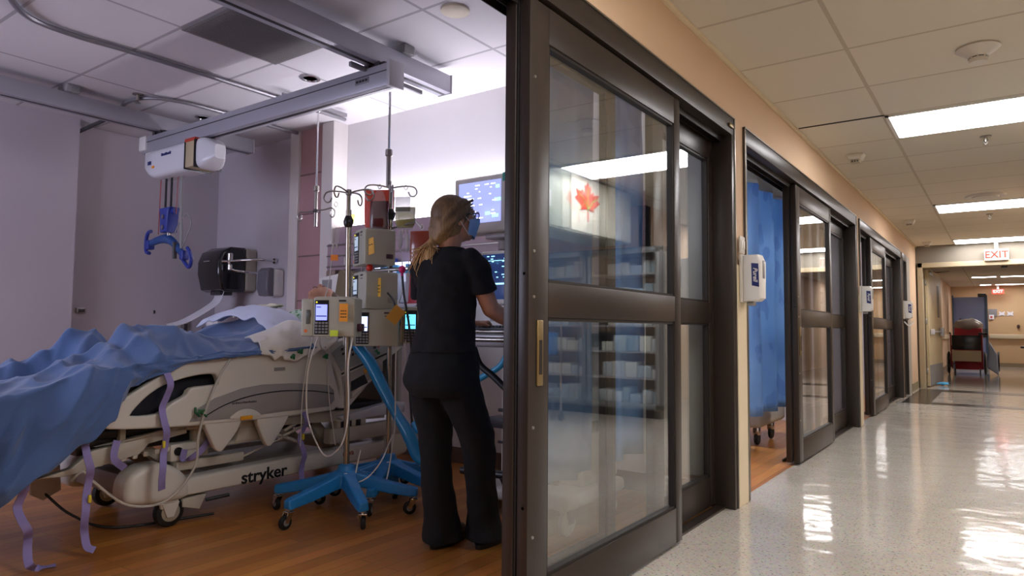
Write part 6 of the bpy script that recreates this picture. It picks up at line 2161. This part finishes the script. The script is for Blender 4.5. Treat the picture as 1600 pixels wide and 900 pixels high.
for x in (-1.0, -.53):
    for y in (3.08, 3.55):
        b = BM(); cyl(b, (x, y, .065), .065, .04, 'x', 22, .01); w = obj('wheel', b, mat('pale_wheel', 'c9c9c4', .4), ws)
        b = BM(); prism(b, [(y - .05, .16), (y + .05, .16), (y + .03, .06), (y - .02, .06)], x + .024, x + .03, 'yz', .003); prism(b, [(y - .05, .16), (y + .05, .16), (y + .03, .06), (y - .02, .06)], x - .03, x - .024, 'yz', .003); obj('fork', b, M_gray, w)
b = BM(); tube(b, [(-.80, 3.4, 1.03), (-.80, 3.45, 1.30)], .025, 12); obj('screen_stand', b, M_alu, ws)
t = thing('computer_keyboard', 'black computer keyboard under the nurse hand', 'keyboard', (-.82, 2.96, 1.055))
b = BM(); box(b, -1.06, -.58, 2.875, 3.04, 1.05, 1.066, .005); obj('base', b, M_blackp, t)
b = BM()
for i in range(20):
    for j in range(5):
        box(b, -1.05 + i * .023, -1.031 + i * .023, 2.885 + j * .029, 2.909 + j * .029, 1.066, 1.075, .002, 1)
obj('keys', b, mat('key_black', '1d1d20', .4), t)['kind'] = 'stuff'
t = thing('computer_screen', 'computer screen with dark blue chart behind the nurse shoulder', 'screen', (-1.1, 3.35, 1.03))
b = BM(); box(b, -1.32, -.78, 3.33, 3.38, 1.20, 1.535, .012, 3, rot=E(-5, 0, 0)); obj('housing', b, M_offw, t)
b = BM(); box(b, -1.30, -.80, 3.322, 3.331, 1.235, 1.515, .001, rot=E(-5, 0, 0)); sc = obj('display', b, mat('navy_display', '0d1730', .2, emit='1a2c58', estr=.45), t)
b = BM()
rs = random.Random(2)
for k in range(16):
    z = 1.495 - k * .016
    if k in (3, 9): continue
    for q in range(rs.randint(3, 8)):
        x = -1.28 + rs.random() * .42
        box(b, x, x + rs.uniform(.008, .03), 3.318 + (z - 1.37) * -.09 + .0, 3.320 + (z - 1.37) * -.09, z, z + .006)
box(b, -1.29, -.82, 3.314, 3.318, 1.325, 1.335); box(b, -1.29, -.82, 3.312, 3.316, 1.47, 1.473)
obj('chart_lines', b, mat('cyan_text', '9fdcf0', .4, emit='8fd4f0', estr=.8), sc)
b = BM(); tube(b, [(-1.05, 3.36, 1.06), (-1.05, 3.36, 1.22)], .02, 10); box(b, -1.15, -.95, 3.3, 3.44, 1.035, 1.055, .01); obj('foot', b, M_alu, t)
t = thing('printer_shelf', 'white equipment box on the workstation below the computer screen', 'box', (-.95, 3.3, 1.05))
b = BM(); box(b, -1.12, -.55, 3.16, 3.29, 1.05, 1.19, .012, 3); obj('body', b, M_whitep, t)
b = BM(); box(b, -1.1, -.57, 3.157, 3.161, 1.10, 1.125); obj('slot', b, M_gray, t)
b = BM(); ball(b, (-1.10, 2.92, 1.085), (.03, .03, .028), 14); cyl(b, (-1.10, 2.92, 1.055), .018, .03, 'z', 12)
tag(obj('blue_bulb', b, mat('royal_blue', '2238b0', .35), None), 'royal blue rubber bulb at the left end of the keyboard', 'knob')
b = BM(); tube(b, [(-1.09, 3.0, .95), (-1.03, 2.98, .86), (-.93, 2.97, .80), (-.82, 2.97, .72)], .018, 10, smooth=6)
tag(obj('black_hose', b, M_black, None), 'thick black hose hanging under the workstation top', 'hose')
b = BM(); tube(b, [(-.86, 3.02, .95), (-.90, 3.0, .86), (-1.0, 2.99, .80), (-1.08, 3.0, .76), (-1.15, 3.05, .72)], .017, 10, smooth=6)
tag(obj('turquoise_pipe', b, mat('turquoise_pipe_plastic', '3aa8d4', .35), None), 'turquoise pipe crossing the black hose under the workstation', 'hose')
# foot pedal bar between the nurse legs and a stool-like base
b = BM(); tube(b, [(-1.15, 2.98, .27), (-.55, 3.02, .28)], .022, 10); tube(b, [(-.9, 3.0, .27), (-.85, 3.1, .05)], .012, 8)
tag(obj('cart_foot_bar', b, M_blackp, None), 'black bar low behind the nurse legs', 'bar')
b = BM(); tube(b, [(-1.1, 3.0, .25), (-1.05, 2.95, .12), (-.98, 2.92, .05), (-.93, 2.95, .10), (-.92, 2.98, .24)], .006, 8, smooth=6)
tag(obj('hanging_cable', b, M_line, None), 'pale cable looping near the floor between the nurse legs', 'cable')

# ================================================================= curtains
def curtain(x, y0, y1, z0, z1, label, waves, amp, m, mesh_h=.42, dx=0, seed=0, nm='privacy_curtain'):
    t = thing(nm, label, 'curtain', (x, (y0 + y1) / 2, z1))
    n = int(waves * 14)

    def fn(zA, zB):
        def f(u, v):
            z = zA + (zB - zA) * v
            ph = u * waves * 2 * PI + seed
            k = .6 + .4 * (1 - (z - z0) / (z1 - z0))
            return Vector((x + dx * u + amp * k * math.sin(ph) + .012 * noise.noise(Vector((u * 9, z * 2, seed))), y0 + (y1 - y0) * u + amp * .5 * math.cos(ph * 1.0 + .6), z))
        return f
    b = BM(); sheet(b, fn(z0, z1 - mesh_h), n, 24, .003); obj('fabric', b, m, t, 180)
    b = BM(); sheet(b, fn(z1 - mesh_h, z1), n, 6, .002); obj('mesh_top', b, M_mesh, t, 180)
    b = BM(); box(b, x - .015, x + .015, y0 - .1, y1 + .1, z1 + .005, z1 + .03, .003); 
    for k in range(int(waves * 2)):
        q = (k + .5) / (waves * 2)
        cyl(b, (x + dx * q, y0 + (y1 - y0) * q, z1), .008, .03, 'z', 6)
    if z1 < 2.7:
        for q in (y0, (y0 + y1) / 2, y1):
            box(b, x - .006, x + .006, q - .006, q + .006, z1 + .028, ZR, .001)
    obj('track', b, M_track, t)
    return t


curtain(-.25, 2.135, 2.84, .40, 2.88, 'blue leaf patterned curtain gathered behind the near door panel, its hem above the floor', 2.6, .035, M_curtain, .02, seed=2.2)
curtain(-.24, 3.02, 3.42, .42, 2.88, 'second narrow blue curtain fold behind the clear gap of the near door', 1.6, .035, M_curtain, .02, seed=.4)
# pale board against the head wall seen through the fixed glass
b = BM(); box(b, -.60, -.165, 4.16, 4.198, .16, 2.5, .004)
tag(obj('wall_board', b, mat('pale_green_white_board', 'e4eae2', .5), None), 'tall pale board on the head wall, seen through the narrow fixed glass', 'panel')

# ================================================================= second and third rooms
curtain(-.34, 5.28, 6.75, .36, 2.50, 'bright blue curtain with white mesh top filling the second doorway', 3.2, .05, M_curtain, .22, seed=1)
curtain(-.34, 9.35, 10.6, .36, 2.50, 'dark blue curtain hanging in the third doorway', 3.0, .05, M_curtain, .12, seed=2)
t = thing('equipment_trolley', 'pale wheeled trolley under the blue curtain of the second room', 'trolley', (-.75, 6.9, 0))
b = BM(); box(b, -1.1, -.5, 6.45, 7.35, .16, .40, .04, 3); obj('body', b, M_offw, t)
for x, y in ((-.56, 7.02), (-1.02, 7.02), (-.56, 6.55), (-1.02, 6.55)):
    b = BM(); cyl(b, (x, y, .06), .06, .035, 'x', 20, .008); w = obj('wheel', b, M_black, t)
    b = BM(); box(b, x - .03, x + .03, y - .04, y + .03, .09, .17, .008); obj('fork', b, M_chrome, w)
b = BM(); box(b, -1.2, -.6, 5.9, 6.3, .08, .34, .03); box(b, -1.15, -.65, 5.95, 6.25, 0, .08)
tag(obj('low_equipment_box', b, M_gray, None), 'low grey box on the floor behind the curtain of the second room', 'box')
for y in (6.4, 10.7, 14.8):
    t = thing('ceiling_light', 'lit ceiling panel inside the %s room along the corridor' % {6.4: 'second', 10.7: 'third', 14.8: 'fourth'}[y], 'ceiling light', (-2.2, y, ZR), group='room ceiling lights')
    b = BM(); box(b, -2.95, -1.45, y - .34, y + .34, ZR - .014, ZR - .001, .003); obj('frame', b, M_whitep, t)
    b = BM(); box(b, -2.92, -1.48, y - .31, y + .31, ZR - .016, ZR - .012); obj('diffuser', b, mat('room_lamp_panel', 'ffffff', .5, emit='e8f0ff', estr=ROOM_DOWNLIGHT), t)

# ================================================================= far corridor
M_red = mat('red_metal', '8e1c24', .3, coat=.3)
wc = thing('wheelchair', 'red framed wheelchair with black back seen from behind past the double doors', 'wheelchair', (.57, 20.5, 0))
X0, X1, Y = .25, .90, 20.5
b = BM()
for x in (X0, X1):
    tube(b, [(x, Y - .12, 1.02), (x, Y, 1.0), (x, Y, .50), (x, Y + .05, .18)], .016, 8)
    tube(b, [(x, Y, .52), (x, Y + .5, .52), (x, Y + .55, .12)], .014, 8); tube(b, [(x, Y, .72), (x, Y + .35, .72), (x, Y + .4, .52)], .012, 8)
tube(b, [(X0, Y + .1, .24), (X1, Y + .45, .5)], .012, 8); tube(b, [(X1, Y + .1, .24), (X0, Y + .45, .5)], .012, 8)
obj('frame', b, M_red, wc)
b = BM(); box(b, X0 + .02, X1 - .02, Y - .012, Y + .012, .62, .98, .008); obj('backrest', b, mat('black_vinyl', '17161a', .25), wc)
b = BM(); box(b, X0 + .02, X1 - .02, Y - .03, Y - .014, .33, .60, .01); obj('back_pouch', b, mat('cream_pouch', 'cfc0a4', .7), wc)
b = BM(); box(b, X0 + .02, X1 - .02, Y, Y + .42, .50, .53, .01); obj('seat', b, M_black, wc)
for x in (X0 - .05, X1 + .05):
    b = BM(); tube(b, [Vector((x, Y + .08 + .27 * math.cos(a), .29 + .27 * math.sin(a))) for a in [2 * PI * k / 28 for k in range(28)]], .018, 8, closed=True)
    w = obj('wheel', b, M_black, wc)
    b = BM(); tube(b, [Vector((x * 1.0 + (.03 if x > .5 else -.03), Y + .08 + .24 * math.cos(a), .29 + .24 * math.sin(a))) for a in [2 * PI * k / 28 for k in range(28)]], .008, 6, closed=True)
    for k in range(10):
        a = k * PI / 5
        tube(b, [(x, Y + .08, .29), (x, Y + .08 + .26 * math.cos(a), .29 + .26 * math.sin(a))], .002, 4)
    obj('hand_rim', b, M_alu, w)
for x in (X0 + .06, X1 - .06):
    b = BM(); cyl(b, (x, Y + .45, .07), .07, .03, 'x', 16, .006); obj('front_wheel', b, M_dgray, wc)
for x in (X0, X1):
    b = BM(); tube(b, [(x, Y - .10, 1.02), (x, Y - .22, 1.03)], .02, 8); obj('push_handle', b, M_black, wc)
b = BM(); box(b, X1 - .08, X1 + .12, Y + .05, Y + .3, .98, 1.05, .02); obj('armrest', b, M_blackp, wc)
t = thing('folded_mattress_bag', 'red and grey plastic covered bundle standing behind the wheelchair', 'bundle', (.58, 21.2, 0))
b = BM(); box(b, .30, .90, 21.1, 21.5, .1, 1.16, .03); obj('red_cover', b, mat('red_plastic', 'b02838', .25), t)
b = BM(); ball(b, (.6, 21.3, 1.2), (.33, .22, .2), 16); wrinkle(b, .06, 8, 1) ; obj('plastic_wrap', b, mat('grey_film', '94877a', .15, alpha=.8), t)
b = BM(); prism(b, [(.98, .2), (1.22, .0), (1.20, .5), (1.05, .82)], 20.6, 20.9, 'xz', .04)
tag(obj('laundry_bag', b, mat('pale_blue_bag', 'a9b8d4', .5), None), 'pale blue plastic bag leaning right of the wheelchair', 'bag')
b = BM(); cyl(b, (1.22, 21.2, .32), .25, .04, 'x', 22, .01)
tag(obj('spare_wheel', b, M_black, None), 'dark wheel behind the pale blue bag', 'wheel')
# blue door at the end
t = bpy.data.objects.new('door_6', None); COL.objects.link(t); t.location = (.55, 24.6, 0); t['kind'] = 'structure'; LOC[t.name] = Vector((.55, 24.6, 0))
b = BM(); box(b, .14, .92, 24.55, 24.6, 1.2, 2.1, .004); box(b, .14, .92, 24.55, 24.6, .01, 1.2, .004); obj('door_leaf', b, mat('lilac_blue_door', '8f9fd0', .45), t)
b = BM(); box(b, .92, .98, 24.5, 24.65, 0, 2.16, .004); box(b, .10, .14, 24.5, 24.65, 0, 2.16, .004); obj('door_frame', b, mat('steel_blue_frame', '4a6078', .4), t)
b = BM(); box(b, .12, .95, 24.50, 24.549, .9, 1.17, .004); obj('dark_panel', b, M_dgray, t)
b = BM(); box(b, .75, .95, 24.48, 24.55, 2.10, 2.2, .01); cyl(b, (.3, 24.54, 1.45), .02, .03, 'y', 10); obj('door_closer', b, M_dgray, t)
b = BM(); box(b, .98, 2.9, 25.90, 25.98, .86, 1.0, .02, 3); tag(obj('handrail', b, M_cream, None), 'cream wall handrail along the far end wall', 'handrail')
b = BM(); box(b, .013, .06, 17.2, 24.4, .86, .98, .015, 2); tag(obj('handrail', b, M_cream, None), 'cream wall handrail along the left wall beyond the double doors', 'handrail')
t = thing('wall_sign', 'grey and white sign plate with red mark on the far end wall', 'sign', (1.1, 25.97, 1.6))
b = BM(); box(b, .98, 1.2, 25.96, 25.98, 1.55, 1.78, .004); obj('plate', b, M_gray, t)
b = BM(); box(b, .99, 1.12, 25.95, 25.96, 1.46, 1.60, .003); obj('notice', b, M_paper, t)
b = BM(); cyl(b, (1.05, 25.948, 1.53), .03, .004, 'y', 12); obj('red_mark', b, mat('red_button', 'c83020', .4), t)
for k, (x, z, lab) in enumerate(((1.32, 1.62, 'left white sticker on the far end wall'), (1.53, 1.62, 'right white sticker on the far end wall'))):
    b = BM(); rs = random.Random(k)
    prism(b, rounded([(x - .09, z - .06), (x - .06, z + .02), (x - .08, z + .09), (x, z + .05), (x + .08, z + .09), (x + .06, z), (x + .09, z - .06), (x, z - .03)], 2), 25.975, 25.98, 'xz')
    tag(obj('wall_sticker', b, M_paper, None), lab, 'sticker', 'white stickers on the end wall')
b = BM(); ball(b, (1.72, 25.96, 1.24), (.04, .02, .06), 12); tag(obj('wall_bell', b, mat('dark_brown', '4a3426', .5), None), 'small dark brown fitting on the far end wall above the handrail', 'fitting')
for (y, z, h, lab) in ((18.0, 1.45, .35, 'first paper notice on the left wall past the open door leaf'), (20.0, 1.5, .3, 'second paper notice on the left wall past the open door leaf')):
    b = BM(); box(b, .012, .016, y, y + .3, z, z + h); tag(obj('paper_notice', b, M_paper, None), lab, 'notice', 'paper notices on the far left wall')
dup(sn, (.0, 19.0, 1.25), 'small white dispenser on the left wall near the wheelchair')
b = BM(); rs = random.Random(6)
for k in range(7):
    cbox(b, (.34 + rs.uniform(-.07, .07), 15.95 + rs.uniform(-.06, .06), .025 + rs.uniform(0, .03)), (.12, .08, .02), .008, rot=E(rs.uniform(-25, 25), rs.uniform(-25, 25), rs.uniform(0, 90)))
q = remeshed(b, .01, 3)
for v in q.verts: v.co.z = max(v.co.z, .003)
tag(obj('blue_cloth', q, mat('light_blue_cloth', '5fb4e8', .8), None, 180), 'crumpled light blue cloth on the floor at the foot of the open door leaf', 'cloth')
# chair-like bench at the right edge of the far corridor
t = thing('transport_chair', 'dark chair with yellow brown side at the far right edge of the corridor', 'chair', (1.95, 21.7, 0))
b = BM(); box(b, 1.78, 2.25, 21.4, 21.9, .30, .66, .03); obj('seat_side', b, mat('yellow_brown_vinyl', '8a6224', .5), t)
b = BM(); box(b, 1.8, 2.25, 21.55, 21.65, .66, 1.18, .03); box(b, 1.68, 1.85, 21.45, 21.8, .66, .71, .015); obj('back_and_arm', b, M_dgray, t)
for x, y in ((1.80, 21.45), (2.2, 21.45), (1.8, 21.9), (2.2, 21.9)):
    b = BM(); tube(b, [(x, y, .32), (x, y, .05)], .02, 8); cyl(b, (x, y, .05), .05, .03, 'x', 14); obj('leg', b, M_black, t)
